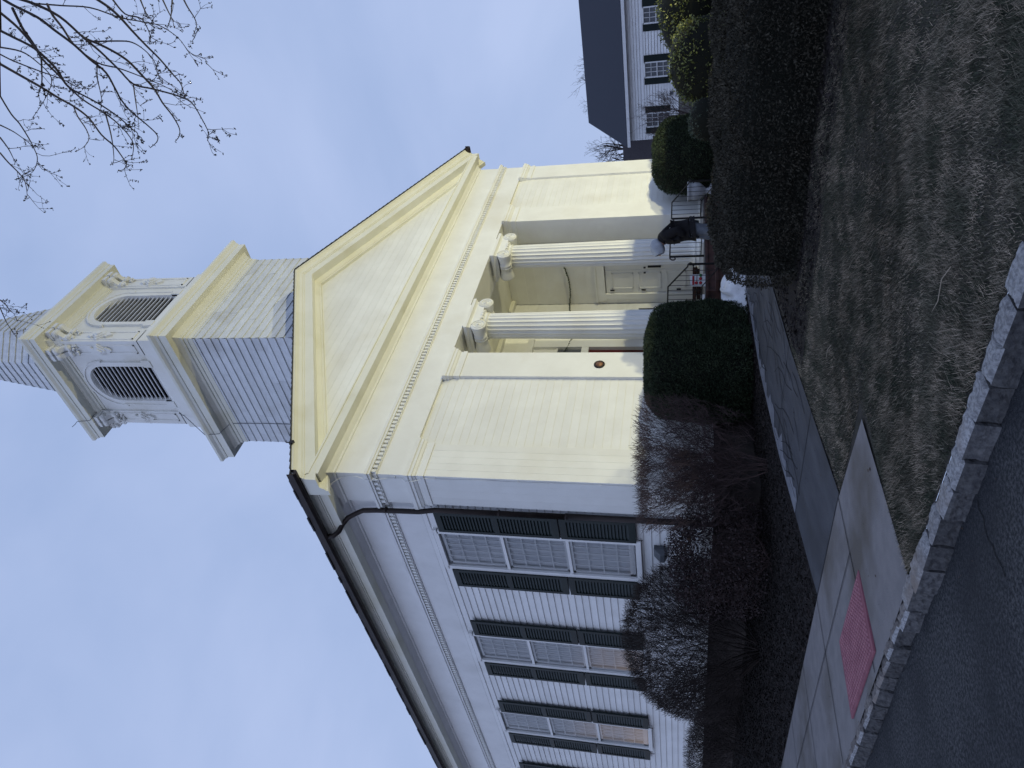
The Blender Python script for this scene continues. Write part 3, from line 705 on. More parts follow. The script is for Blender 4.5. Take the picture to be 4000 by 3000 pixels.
for fi, F in enumerate(faces()):
    wall = MB(); arch = MB(); lou = MB(); dk = MB()
    def q4(b, pts): b.add([F(*p) for p in pts], [tuple(range(len(pts)))], False)
    def bxf(b, a0, a1, o0, o1, z0, z1):
        vs = [F(a, o, z) for z in (z0, z1) for o in (o0, o1) for a in (a0, a1)]
        b.add(vs, [(0,2,3,1), (4,5,7,6), (0,1,5,4), (2,6,7,3), (0,4,6,2), (1,3,7,5)], False)
    bxf(wall, .0, AC-AR, -.12, 0, ZB0, ZB1); bxf(wall, AC+AR, W-.0, -.12, 0, ZB0, ZB1)
    n = 20
    for i in range(n):
        t0, t1 = math.pi*i/n, math.pi*(i+1)/n
        p0 = (AC+AR*math.cos(t0), ZSP+AR*math.sin(t0)); p1 = (AC+AR*math.cos(t1), ZSP+AR*math.sin(t1))
        q4(wall, [(p0[0], 0, p0[1]), (p0[0], 0, ZB1), (p1[0], 0, ZB1), (p1[0], 0, p1[1])])
        q4(wall, [(p0[0], 0, p0[1]), (p1[0], 0, p1[1]), (p1[0], -.14, p1[1]), (p0[0], -.14, p0[1])])
        # archivolt in two steps
        for r0_, r1_, h in ((AR+.0, AR+.15, .05), (AR+.15, AR+.20, .08)):
            c0, s0, c1, s1 = math.cos(t0), math.sin(t0), math.cos(t1), math.sin(t1)
            A = [(AC+r*c, h, ZSP+r*s) for r, c, s in ((r0_, c0, s0), (r1_, c0, s0), (r1_, c1, s1), (r0_, c1, s1))]; q4(arch, A)
            for (i0, i1) in ((0, 3), (1, 2)): q4(arch, [A[i0], A[i1], (A[i1][0], 0, A[i1][2]), (A[i0][0], 0, A[i0][2])])
    for s in (-1, 1):
        for r0_, r1_, h in ((AR, AR+.13, .05), (AR+.13, AR+.17, .08)):
            a0, a1 = sorted((AC+s*r0_, AC+s*r1_)); bxf(arch, a0, a1, 0, h, ZB0+.1, ZSP)
        a0, a1 = sorted((AC+s*(AR+.0), AC+s*(AR+.24))); bxf(arch, a0, a1, 0, .09, ZB0, ZB0+.28)
        a0, a1 = sorted((AC+s*(AR+.12), AC+s*(AR+.22))); bxf(arch, a0, a1, 0, .085, ZSP-.10, ZSP+.02)
    z = ZB0
    while z < ZSP+AR-.05:
        h = AR if z < ZSP else math.sqrt(max(0, AR*AR-(z-ZSP)**2))
        lou.add([F(AC-h, -.02, z), F(AC+h, -.02, z), F(AC+h, -.135, z+.085), F(AC-h, -.135, z+.085), F(AC-h, -.02, z+.022), F(AC+h, -.02, z+.022), F(AC+h, -.135, z+.107), F(AC-h, -.135, z+.107)],
                [(0, 1, 5, 4), (4, 5, 6, 7), (0, 3, 2, 1), (2, 3, 7, 6)], False); z += .152
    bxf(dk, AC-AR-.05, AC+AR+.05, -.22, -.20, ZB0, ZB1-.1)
    for s in (0, 1):
        pan = MB(); orn = MB(); z0, z1 = ZB0+.02, 18.92
        ex = .06 if fi in (0, 3) else 0
        a0, a1 = (-ex, .44) if s == 0 else (W-.44, W+ex)
        bxf(pan, a0, a1, .0, .06, z0, z1+.45)
        m0, m1 = a0+.07, a1-.07
        for (c0, c1, e0, e1) in ((m0, m0+.035, z0+.18, z1), (m1-.035, m1, z0+.18, z1), (m0, m1, z0+.18, z0+.215), (m0, m1, z1-.035, z1)):
            bxf(pan, c0, c1, .06, .085, e0, e1)
        # layered diamond ornament
        am, zm = (a0+a1)/2, 17.82
        for rr, hh, (dx, dz) in ((.25, .12, (0, 0)), (.19, .16, (0, 0)), (.10, .20, (0, 0)), (.13, .13, (0, .25)), (.13, .13, (0, -.25))):
            P = [(am+dx, zm+dz-rr*1.15), (am+dx+rr*.85, zm+dz), (am+dx, zm+dz+rr*1.15), (am+dx-rr*.85, zm+dz)]
            orn.add([F(x, .055, z) for x, z in P]+[F(x, hh, z) for x, z in P], [(4, 5, 6, 7), (0, 1, 5, 4), (1, 2, 6, 5), (2, 3, 7, 6), (3, 0, 4, 7)], False)
        # paired scroll brackets and soffit blocks
        am0 = am
        for am in (a0+.13, a1-.12):
            brk = MB(); w = .07; prof = [(.06, 18.72), (.10, 18.70), (.13, 18.76), (.12, 18.84), (.15, 18.92), (.24, 19.0), (.31, 19.06), (.33, 19.16), (.28, 19.22), (.06, 19.24)]
            for aa, bb in ((am-w, am+w),):
                n = len(prof); vs = [F(aa, o, z) for o, z in prof]+[F(bb, o, z) for o, z in prof]
                brk.add(vs, [tuple(range(n)), tuple(range(n, 2*n))]+[(i, (i+1) % n, n+(i+1) % n, n+i) for i in range(n)], False)
            for (o, z, r) in ((.24, 19.13, .105), (.12, 18.79, .07)):
                P = [F(am-w-.02, o, z), F(am+w+.02, o, z)]; brk.tube(P, r, 12)
                for e in (-1, 1): brk.tube([F(am+e*(w+.02), o, z), F(am+e*(w+.035), o, z)], [r*.55, r*.4], 8)
            for q in range(9):
                c = Vector(F(am+random.uniform(-.07, .07), random.uniform(.07, .15), random.uniform(18.55, 18.85)))
                brk.lathe([(.0, -.04), (.03, -.025), (.04, 0), (.025, .03), (.0, .04)], c, 6, closed=False)
            bxf(brk, am-.10, am+.10, .0, .36, 19.24, 19.34); bxf(brk, am-.085, am+.085, .0, .33, 19.34, 19.42)
            cb(brk, 'scroll_bracket', M['paint'])
        bxf(pan, a0+.01, a1-.01, .061, .10, 18.98, 19.10)
        po = cb(pan, 'corner_panel', M['paint']); orn.build('diamond_ornament', M['paint'], po)
    cb(wall, 'belfry_wall', M['paint']); cb(arch, 'arch_surround', M['paint']); cb(lou, 'louvres', M['paint_side'])
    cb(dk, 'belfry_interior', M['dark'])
b = MB(); b.sweep([(-.1, 19.12), (.02, 19.12), (.02, 19.20), (.05, 19.21), (.07, 19.27), (.12, 19.31), (.15, 19.36), (.15, 19.40), (.19, 19.42), (.40, 19.42), (.40, 19.60), (.42, 19.61), (.43, 19.68), (.48, 19.76), (.48, 19.86), (.42, 19.89), (-.3, 20.0)], BX0, BX1, BY0, BY1)
cb(b, 'belfry_cornice', M['soffit'])
# shingled eight-sided spire
b = MB(); cx_, cy_ = 15.10, 12.04; z = 19.95
def sr(z): 
    r = .88 + (23.7-z)*.147
    if z < 20.9: r += .16*((20.9-z)/.95)**2
    return r
while z < 29.4:
    z2 = z+.30; ra, rb = sr(z)+.035, max(.02, sr(z2))
    vs = []
    seg = 10
    for k_ in range(8):
        a0, a1 = math.pi/8+k_*math.pi/4, math.pi/8+(k_+1)*math.pi/4
        for j in range(seg):
            for e in (0, 1):
                t = (j+e)/seg; jit = random.uniform(-.012, .012) if 0 < t < 1 else 0
                pa = Vector((math.cos(a0), math.sin(a0), 0)).lerp(Vector((math.cos(a1), math.sin(a1), 0)), t)/math.cos(math.pi/8)
                vs.append((cx_+pa.x*ra, cy_+pa.y*ra, z+jit))
                vs.append((cx_+pa.x*rb, cy_+pa.y*rb, z2)); vs.append((cx_+pa.x*(ra-.05), cy_+pa.y*(ra-.05), z+.01))
    n = len(vs)//6; b.add(vs, [f for i in range(n) for f in ((6*i, 6*i+3, 6*i+4, 6*i+1), (6*i, 6*i+2, 6*i+5, 6*i+3))], False); z = z2
cb(b, 'spire', M['shake'])
b = MB(); b.tube([(13.13, 13.5, 20.3), (13.05, 13.3, 20.0), (13.06, 13.2, 19.88), (13.10, 13.17, 19.42), (13.5, 13.1, 19.35), (13.52, 13.12, 19.0), (13.53, 13.2, 18.2), (13.52, 13.15, 17.4), (13.54, 13.2, 16.6), (13.42, 13.2, 16.3), (12.75, 13.3, 15.26), (12.77, 13.25, 14.78), (13.15, 13.2, 14.6), (13.16, 13.18, 13.4), (13.16, 13.2, 11.0)], .010, 5); cb(b, 'lightning_cable', M['grey_metal'])
# small lamp clamp on the rake
b = MB(); b.tube([(8.78, 9.3, 9.16), (8.78, 9.3, 9.30), (8.82, 9.3, 9.32)], .012, 5); b.box(8.74, 8.82, 9.27, 9.33, 9.14, 9.22); cb(b, 'roof_clip', M['black'])

# ------------------------------------------------------------------ brick steps, railings and what stands on them
st = empty('entrance_steps', (15.37, 9.0, .78), 'brownstone and brick steps up to the church porch', 'steps'); so = Vector((-15.37, -9.0, -.78))
b = MB()
for y, z in ((9.0, 1.365), (8.72, 1.17), (8.44, .975)): b.box(13.27, 17.47, y+.03, 9.56 if z > 1.3 else y+.34, .5, z-.05)
b.each('masonry', M['brick'], st, so)
b = MB()
for y, z in ((9.0, 1.365), (8.72, 1.17), (8.44, .975)): b.box(13.24, 17.5, y, 9.54 if z > 1.3 else y+.30, z-.055, z)
b.each('tread', M['brick'], st, so)
b = MB(); b.box(13.24, 17.5, 9.02, 9.54, 1.366, 1.372); b.build('landing_slab', M['path'], st, loc=so)
def railing(x, label, curl_top=False):
    t = empty('handrail', (x, 9.5, 1.37), label, 'railing', 'iron handrails of the church steps'); o = Vector((-x, -9.5, -1.37))
    b = MB(); b.box(x-.017, x+.017, 9.46, 9.50, 1.37, 2.17); b.box(x-.017, x+.017, 8.45, 8.485, .97, 1.72); b.each('post', M['black'], t, o)
    tp = [(x, 9.48, 2.17), (x, 9.02, 2.155), (x, 8.52, 1.745)]
    tp += [(x, 8.52-.085*math.sin(a)*1.0, 1.745-.055+.055*math.cos(a)) for a in (0.5, 1.0, 1.5, 2.1, 2.6, 3.1)] + [(x, 8.46, 1.60)]
    if curl_top: tp = [(x, 9.50, 2.06), (x, 9.54, 2.04), (x, 9.57, 2.07), (x, 9.57, 2.12), (x, 9.53, 2.165)] + tp
    b = MB(); b.tube(tp, .017, 7); b.build('handrail_bar', M['black'], t, loc=o)
    b = MB(); b.tube([(x, 9.48, 1.45), (x, 9.02, 1.44), (x, 8.48, 1.05)], .011, 4); b.build('lower_rail', M['black'], t, loc=o)
    b = MB()
    for y in [9.48-.122*i for i in range(1, 8)]:
        zt = 2.155 if y > 9.02 else 2.155-.82*(9.02-y); zb_ = 1.44 if y > 9.02 else 1.44-.72*(9.02-y)
        b.tube([(x, y, zb_), (x, y, zt)], .0075, 4, smooth=False)
    b.each('picket', M['black'], t, o)
railing(13.45, 'left iron handrail, beside the clipped yew and the paper bag')
railing(15.41, 'middle iron handrail, behind the stooping person', True)
railing(17.25, 'right iron handrail, in front of the white urn')
# paper bag
t = empty('shopping_bag', (13.82, 9.12, 1.372), 'white shopping bag with red and green dots on the porch landing', 'bag', rz=R_(-48))
b = MB(); b.add([(-.13, -.07, 0), (.13, -.07, 0), (.13, .07, 0), (-.13, .07, 0), (-.125, -.05, .31), (.12, -.045, .33), (.125, .03, .32), (-.12, .04, .30)], [(0, 1, 5, 4), (1, 2, 6, 5), (2, 3, 7, 6), (3, 0, 4, 7), (0, 3, 2, 1)], False)
b.build('bag_body', M['white'], t)
b = MB()
for x in (-.06, .03): b.lathe([(.0, -.002), (.035, -.002), (.035, .002)], (x, -.066, .10), 16, axis='y')
b.v = [(v[0], v[1]+.0*v[2], v[2]) for v in b.v]; b.each('red_dot', M['redp'], t)
b = MB(); b.lathe([(.0, -.002), (.035, -.002), (.035, .002)], (-.06+.045*0+.0, -.068, .19), 16, axis='y'); b.box(-.10, .09, -.066, -.058, .235, .275); b.build('red_band', M['redp'], t)
b = MB(); b.lathe([(.0, -.002), (.033, -.002), (.033, .002)], (.10, -.070, .10), 16, axis='y'); b.build('green_dot', M['greenp'], t)
b = MB()
for i in range(9): b.box(-.03+i*.014, -.022+i*.014, -.066, -.060, .17, .188)
b.build('print_line', M['darkp'], t)
# urn
t = empty('urn', (17.75, 9.0, gz(17.75)), 'white cast stone garden urn behind the right handrail', 'urn')
b = MB(); n = 40; prof = [(.20, 0), (.20, .12), (.13, .16), (.12, .30), (.17, .34), (.18, .38), (.08, .43), (.07, .50), (.13, .56), (.21, .66), (.225, .80), (.215, .88), (.24, .90), (.25, .94), (.235, .965), (.20, .96), (.18, .85), (.0, .80)]
vs = []
for r, h in prof:
    for j in range(n):
        a = 2*math.pi*j/n; rr = r*(1+(.035*math.cos(a*12) if .56 <= h <= .97 else 0)); vs.append((rr*math.cos(a), rr*math.sin(a), h))
b.add(vs, [(i*n+j, i*n+(j+1) % n, (i+1)*n+(j+1) % n, (i+1)*n+j) for i in range(len(prof)-1) for j in range(n)], True)
b.build('urn_body', M['urn'], t)
# snow
def lump(name, c, r, label, cat, n=26, seedv=1, group=None):
    rg = np.random.default_rng(seedv); ph = rg.uniform(0, 6, 12); b = MB(); k = 40; vs = []
    for i in range(n+1):
        for j in range(k):
            th = math.pi/2*i/n; a = 2*math.pi*j/k
            d = 1+.13*math.sin(3*a+ph[0])*math.cos(th)+.10*math.sin(5*a+ph[1]+2*th)+.06*math.sin(9*a+ph[2])*math.sin(4*th+ph[3])+.04*math.sin(15*a+ph[4])*math.cos(7*th)
            vs.append((r[0]*d*math.cos(th)*math.cos(a), r[1]*d*math.cos(th)*math.sin(a), r[2]*d*math.sin(th)**.8-.01))
    b.add(vs, [(i*k+j, i*k+(j+1) % k, (i+1)*k+(j+1) % k, (i+1)*k+j) for i in range(n) for j in range(k)], True)
    o = b.build(name, M['snow']); o.location = c; return tag(o, label, cat, group)
lump('snow_pile', (12.30, 8.42, .67), (.80, .42, .40), 'dirty snow pile beside the path at the foot of the porch steps', 'snow', seedv=4)
lump('snow_clump', (13.35, 9.50, 1.372), (.10, .08, .10), 'small snow clump at the foot of the left handrail', 'snow', 10, 2)
lump('snow_clump', (16.25, 9.45, 1.372), (.16, .12, .14), 'small snow clump by the right column base', 'snow', 10, 3)
# stake in the bed
b = MB(); b.tube([(12.9, 8.25, .70), (13.05, 8.6, .98), (13.2, 8.66, 1.05)], .011, 5); tag(b.build('garden_stake', M['grey_metal']), 'thin leaning metal stake between the snow pile and the steps', 'stake')

# ------------------------------------------------------------------ person
def skinned(name, vs, es, rad, material, parent, root=0, sub=2):
    me = bpy.data.meshes.new(name); me.from_pydata(vs, es, []); me.materials.append(material)
    o = bpy.data.objects.new(name, me); link(o, parent)
    sk = o.modifiers.new('skin', 'SKIN'); sk.use_smooth_shade = True
    for i, r in enumerate(rad):
        me.skin_vertices[0].data[i].radius = r if hasattr(r, '__len__') else (r, r)
    me.skin_vertices[0].data[root].use_root = True
    sb = o.modifiers.new('sub', 'SUBSURF'); sb.levels = sb.render_levels = sub
    return o
pr = empty('person', (13.78, 7.92, .775), 'stooping person in a black jacket, pale hood and grey trousers before the porch steps', 'person', rz=R_(40)); pr.scale = (1.06, 1.06, 1.06)
V = [(0, -.06, .90), (0, -.03, 1.08), (0, .05, 1.27), (0, .12, 1.38), (0, .20, 1.43), (0, .27, 1.47), (0, .33, 1.50)]
Rd = [(.15, .12), (.14, .11), (.16, .12), (.09, .08), (.055, .055), (.085, .095), (.07, .085)]
E_ = [(0, 1), (1, 2), (2, 3), (3, 4), (4, 5), (5, 6)]
for s in (-1, 1):
    i = len(V); V += [(s*.10, -.06, .82), (s*.10, -.0+.03*s, .46), (s*.10, -.05+.06*s, .09), (s*.11, .12+.06*s, .04)]; Rd += [.095, .065, .045, .04]; E_ += [(0, i), (i, i+1), (i+1, i+2), (i+2, i+3)]
    i = len(V); V += [(s*.19, .06, 1.30), (s*.26, -.02, 1.10), (s*.19, .05, 1.0), (s*.15, .05, .98)]; Rd += [.06, .045, .034, .03]; E_ += [(2, i), (i, i+1), (i+1, i+2), (i+2, i+3)]
    h = i+3
    for q, (dx, l) in enumerate(((-.028, .065), (-.01, .078), (.009, .074), (.027, .058))):
        j = len(V); V += [(s*.13+dx*.5, .05, .95+dx*.4), (s*.12+dx*.5, .05+l*.2, .93+dx*.4), (s*.11+dx*.5, .04+l*.25, .91+dx*.4)]; Rd += [.010, .009, .008]; E_ += [(h, j), (j, j+1), (j+1, j+2)]
    j = len(V); V += [(s*.12, .06, .98), (s*.10, .06, .96)]; Rd += [.011, .009]; E_ += [(h, j), (j, j+1)]
body = skinned('body', V, E_, Rd, M['skin'], pr)
V = [(0, -.06, .93)]; Rd = [(.18, .15)]; E_ = []
for s in (-1, 1):
    i = len(V); V += [(s*.10, -.06, .80), (s*.105, .01+.03*s, .46), (s*.10, -.05+.06*s, .12)]; Rd += [.135, .115, .10]; E_ += [(0, i), (i, i+1), (i+1, i+2)]
skinned('trousers', V, E_, Rd, M['grey_cloth'], pr)
V = [(0, -.07, .90), (0, -.06, 1.0), (0, -.04, 1.12), (0, .03, 1.28), (0, .10, 1.40), (0, .17, 1.45)]; Rd = [(.23, .20), (.24, .21), (.235, .205), (.23, .19), (.17, .14), (.11, .10)]
E_ = [(i, i+1) for i in range(5)]
for s in (-1, 1):
    i = len(V); V += [(s*.21, .06, 1.30), (s*.27, -.02, 1.10), (s*.20, .08, .97)]; Rd += [.105, .09, .07]; E_ += [(3, i), (i, i+1), (i+1, i+2)]
skinned('jacket', V, E_, Rd, M['black_cloth'], pr, root=1)
b = MB(); b.tube([(-.19, -.12, 1.20), (-.20, -.08, 1.26), (-.19, -.03, 1.33)], .008, 5); b.build('reflective_piping', M['white'], pr)
# hood: draped shell round the head with folds
b = MB(); k = 32; vs = []; ax = Vector((0, .75, -.30)).normalized(); c = Vector((0, .27, 1.50)); e1 = Vector((1, 0, 0)); e2 = ax.cross(e1)
for i in range(13):
    t = i/12; r = .138*math.sin(math.pi*(.08+.74*t))**.6*(1.0)
    for j in range(k):
        a = 2*math.pi*j/k; rr = r*(1+.06*math.sin(5*a+3*t)*(1-t*.3)+.035*math.sin(t*16+1.5*math.sin(a)))
        vs.append(c+ax*(-.17+.31*t)+e1*rr*.88*math.cos(a)+e2*rr*1.0*math.sin(a))
b.add(vs, [(i*k+j, i*k+(j+1) % k, (i+1)*k+(j+1) % k, (i+1)*k+j) for i in range(12) for j in range(k)]+[tuple(range(k))], True)
b.build('hood', M['hood'], pr)
b = MB()
for s in (-1, 1): b.lathe([(.0, -.008), (.010, -.004), (.010, .004), (.0, .008)], (s*.033, .402, 1.475), 8, axis='y', closed=False)
b.build('eyes', M['darkp'], pr)
b = MB(); b.lathe([(.0, -.0), (.014, .012), (.009, .04), (.0, .045)], (0, .415, 1.43), 8, closed=False); b.build('nose', M['skin'], pr)
for s in (-1, 1):
    b = MB(); b.lathe([(.0, -.06), (.05, -.05), (.052, 0), (.045, .05), (.0, .06)], (s*.105, .05+.06*s, .045), 12, closed=False); b.v = [(v[0], (v[1]-(.05+.06*s))*2.5+.05+.06*s, v[2]) for v in b.v]; b.build('shoe', M['black_cloth'], pr)

# ------------------------------------------------------------------ house beyond, to the right
hs = empty('white_house', (45, 8, gz(45)), 'long white clapboard house with a grey roof and dark shutters behind the hedges', 'house'); HO = Vector((-45, -8, -gz(45)))
b = MB(); clap(b, '-x', 45.0, -6, 19.1, 2.45, 5.55, .17, .06, [(y-.44, y+.44, 2.98, 4.38) for y in (-1.0, 2.0, 5.0, 8.2, 11.5+.38, 14.87, 17.87)])
b.box(45.4, 53, -5.9, 19.0, 1.6, 5.4)
for f_, y in (('+y', 19.1), ('-y', -6)): 
    clap(b, f_, y, 45, 53, 2.45, 5.5, .135, .02)
    b.prism([(45, y-.05, 5.5), (53, y-.05, 5.5), (49, y-.05, 8.35)], (0, .06, 0))
b.build('wall', M['siding'], hs, loc=HO)
b = MB(); b.box(44.98, 53, -6, 19.1, 1.2, 2.45); b.build('foundation', M['stone'], hs, loc=HO)
b = MB(); b.prism([(44.55, -6.3, 5.52), (44.55, -6.3, 5.60), (49, -6.3, 8.50), (53.45, -6.3, 5.60), (53.45, -6.3, 5.52), (49, -6.3, 8.36)], (0, 25.65, 0)); b.build('roof', M['houseroof'], hs, loc=HO)
b = MB(); b.box(44.53, 44.60, -6.3, 19.35, 5.38, 5.56); b.box(44.6, 45.0, -6.3, 19.35, 5.42, 5.46); b.box(44.95, 45.0, -6, 19.1, 4.44, 4.52); b.build('eave_trim', M['siding'], hs, loc=HO)
for y in (8.2, 11.88, 14.87, 17.87):
    b = MB(); x = 44.96
    for a in ((y-.46, y-.39, 2.94, 4.42), (y+.39, y+.46, 2.94, 4.42), (y-.46, y+.46, 4.36, 4.44), (y-.48, y+.48, 2.90, 2.98), (y-.39, y+.39, 3.65, 3.70)): b.box(x-.02, x+.1, *a)
    for q in (-.13, .13): b.box(x+.02, x+.05, y+q-.012, y+q+.012, 2.98, 4.36)
    for z in (3.32, 4.02): b.box(x+.02, x+.05, y-.39, y+.39, z-.012, z+.012)
    w = b.build('window', M['siding'], hs, loc=HO)
    b = MB(); b.box(x+.06, x+.08, y-.4, y+.4, 2.97, 4.37); b.build('pane', M['glass'], w)
    for s in (-1, 1):
        b = MB(); a0, a1 = sorted((y+s*.47, y+s*.84)); b.box(x-.03, x+.02, a0, a1, 2.94, 4.42); b.box(x-.045, x-.03, a0+.05, a1-.05, 3.02, 3.62); b.box(x-.045, x-.03, a0+.05, a1-.05, 3.72, 4.34); b.build('shutter', M['shutter'], hs, loc=HO)
b = MB(); b.box(44.7, 52, 19.15, 27, 2.0, 3.45); b.build('wing_wall', M['siding'], hs, loc=HO)
b = MB(); b.prism([(44.4, 18.9, 3.50), (44.4, 18.9, 3.58), (47.6, 18.9, 6.15), (51, 18.9, 3.6), (51, 18.9, 3.5)], (0, 9, 0)); b.build('wing_roof', M['wingroof'], hs, loc=HO)
b = MB(); b.box(44.33, 44.42, 18.9, 28, 3.42, 3.56); b.build('wing_gutter', M['siding'], hs, loc=HO)
b = MB(); b.box(44.4, 44.98, 13.0, 16.1, 1.2, 2.1); b.box(44.1, 44.4, 13.0, 16.1, 1.2, 1.8); b.each('brick_step', M['brick'], hs, HO)
b = MB(); b.obox((44.9, 16.3, 2.86), (1, 0, 0), (0, 1, 0), (0, 0, 1), .08, .08, .10); b.build('meter_box', M['grey_metal'], hs, loc=HO)

# ------------------------------------------------------------------ floodlights in the courtyard (beyond the hedge, light the church front)
def flood(loc, aim, power, label, size, blend, rad=.05):
    t = empty('floodlight', (loc[0], loc[1], gz(loc[0])), label, 'floodlight', 'floodlights aimed at the church')
    h = loc[2]-gz(loc[0]); d = (Vector(aim)-Vector(loc)).normalized()
    b = MB(); b.tube([(0, 0, -.05), (0, 0, h-.1)], .03, 8); b.tube([(-.14, 0, h-.1), (.14, 0, h-.1)], .015, 6); b.build('post', M['black'], t)
    ax = d.cross(Vector((0, 0, 1))).normalized(); uz = ax.cross(d)
    b = MB(); c = Vector((0, 0, h)); b.obox(c-d*.10, ax, d, uz, .17, .05, .12); b.obox(c-d*.17, ax, d, uz, .12, .03, .08); b.build('housing', M['grey_metal'], t)
    b = MB(); b.obox(c-d*.045, ax, d, uz, .14, .004, .09); b.build('lens', M['lens'], t)
    l = bpy.data.lights.new('flood_lamp', 'SPOT'); l.energy = power; l.color = FLOODC; l.spot_size = size; l.spot_blend = blend; l.shadow_soft_size = rad
    o = bpy.data.objects.new('flood_lamp', l); link(o, t); o.location = c+d*.02; o.rotation_euler = d.to_track_quat('-Z', 'Y').to_euler()
FLOODC = (1.0, .94, .57)
flood((15.4, -7.8, 1.10), (14.6, 9.8, 7.5), 5400, 'grey floodlight on a post beyond the hedge, facing the church porch', R_(75), .5)
flood((21.2, -2.7, 1.45), (14.5, 9.8, 6.5), 3000, 'grey floodlight on a post beyond the hedge, nearer the white house', R_(100), .5)
# ------------------------------------------------------------------ vegetation
def blob(c, r, n, p=2.6, lumps=.06, zmin=0.0, seed=1):
    rg = np.random.default_rng(seed); d = unit(rg.normal(0, 1, (n*2, 3))); d = d[:n]
    q = np.abs(d/np.array(r)); s = (q**p).sum(1)**(-1/p); P = d*s[:, None]
    ph = rg.uniform(0, 6, 6); k = 5.0
    f = 1+lumps*(np.sin(P[:, 0]*k+ph[0])*np.sin(P[:, 1]*k+ph[1])+.7*np.sin(P[:, 2]*k*1.4+ph[2])+.5*np.sin((P[:, 0]+P[:, 2])*k*2.6+ph[3]))
    Nn = unit(np.sign(P)*np.abs(P/np.array(r))**(p-1)/np.array(r)); return P*f[:, None], Nn
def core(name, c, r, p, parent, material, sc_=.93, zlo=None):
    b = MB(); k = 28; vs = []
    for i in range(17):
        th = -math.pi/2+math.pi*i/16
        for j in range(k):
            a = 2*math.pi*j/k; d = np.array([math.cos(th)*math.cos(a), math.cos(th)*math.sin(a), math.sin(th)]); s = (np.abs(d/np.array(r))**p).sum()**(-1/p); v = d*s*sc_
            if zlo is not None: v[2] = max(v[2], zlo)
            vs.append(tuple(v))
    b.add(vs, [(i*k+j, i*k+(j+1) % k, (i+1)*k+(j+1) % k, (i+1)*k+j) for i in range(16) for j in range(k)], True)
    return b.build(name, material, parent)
def bush(name, c, r, n, size, w, m, label, cat, p=2.6, seed=1, spread=.8, coremat='yew_in', lumps=.06, group=None, depth=.05):
    zg = gz(c[0]); t = empty(name, (c[0], c[1], zg), label, cat, group)
    P, Nn = blob(c, r, n, p, lumps, seed=seed); P[:, 2] += c[2]-zg; ok = P[:, 2] > .03; P = P[ok]; Nn = Nn[ok]
    P = P-Nn*rng.uniform(0, depth, (len(P), 1))
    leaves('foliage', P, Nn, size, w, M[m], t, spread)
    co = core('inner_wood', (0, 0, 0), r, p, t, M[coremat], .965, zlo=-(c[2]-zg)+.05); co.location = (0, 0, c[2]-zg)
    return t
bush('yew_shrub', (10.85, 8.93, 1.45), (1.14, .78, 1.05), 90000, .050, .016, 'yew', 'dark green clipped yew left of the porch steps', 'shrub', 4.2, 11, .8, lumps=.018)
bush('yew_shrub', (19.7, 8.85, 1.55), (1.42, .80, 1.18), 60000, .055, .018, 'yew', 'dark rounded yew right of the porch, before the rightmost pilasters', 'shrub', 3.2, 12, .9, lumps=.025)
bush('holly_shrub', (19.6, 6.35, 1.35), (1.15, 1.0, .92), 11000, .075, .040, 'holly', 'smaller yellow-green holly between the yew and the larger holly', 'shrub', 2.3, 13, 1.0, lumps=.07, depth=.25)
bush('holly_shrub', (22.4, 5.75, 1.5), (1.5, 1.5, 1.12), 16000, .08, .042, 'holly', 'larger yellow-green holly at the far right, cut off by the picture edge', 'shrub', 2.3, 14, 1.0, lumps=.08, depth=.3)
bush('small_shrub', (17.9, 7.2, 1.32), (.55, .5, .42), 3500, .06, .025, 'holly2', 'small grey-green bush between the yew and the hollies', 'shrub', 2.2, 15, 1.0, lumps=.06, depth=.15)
# long clipped hedge
hd = empty('clipped_hedge', (8.6, 0, gz(8.6)), 'long low clipped hedge along the lawn, ending beside the path', 'hedge')
def hedge_pts(n, outl, y0, y1, seed, rnd=.5):
    rg = np.random.default_rng(seed); O = np.array(outl); sg = np.linalg.norm(np.diff(O, axis=0), axis=1); cs = np.concatenate([[0], np.cumsum(sg)])
    s = rg.uniform(0, cs[-1], n); y = rg.uniform(y0, y1, n); x = np.interp(s, cs, O[:, 0]); z = np.interp(s, cs, O[:, 1])
    i = np.clip(np.searchsorted(cs, s)-1, 0, len(sg)-1); tn = np.diff(O, axis=0)[i]/sg[i][:, None]; Nn = np.stack([-tn[:, 1], 0*y, tn[:, 0]], 1)
    xm = (O[:, 0].min()+O[:, 0].max())/2
    e = np.clip((y-(y1-rnd))/rnd, 0, 1); k = np.sqrt(np.maximum(0, 1-e**2.6)); zb = O[:, 1].min()
    x = xm+(x-xm)*(.25+.75*k); z = zb+(z-zb)*(.80+.20*k); Nn[:, 1] += e*1.2
    wv = .035*(np.sin(y*2.3+1)+np.sin(y*5.1+x*3))+.02*np.sin(y*11+z*7)
    P = np.stack([x, y, z], 1)+unit(Nn)*wv[:, None]; return P, unit(Nn)
OUT = [(7.78, .40), (7.72, .75), (7.80, 1.12), (7.92, 1.25), (8.2, 1.32), (8.8, 1.42), (9.15, 1.46), (9.35, 1.40), (9.45, 1.2), (9.5, .56)]
hp = []
for (n, a, c, sd) in ((105000, -1.5, 5.42, 1), (26000, -14, -1.5, 2)):
    P, Nn = hedge_pts(n, OUT, a, c, sd, .55 if c > 0 else .01)
    P = P-Nn*rng.uniform(0, .06, (n, 1)); hp.append((P, Nn, .034 if c > 0 else .07))
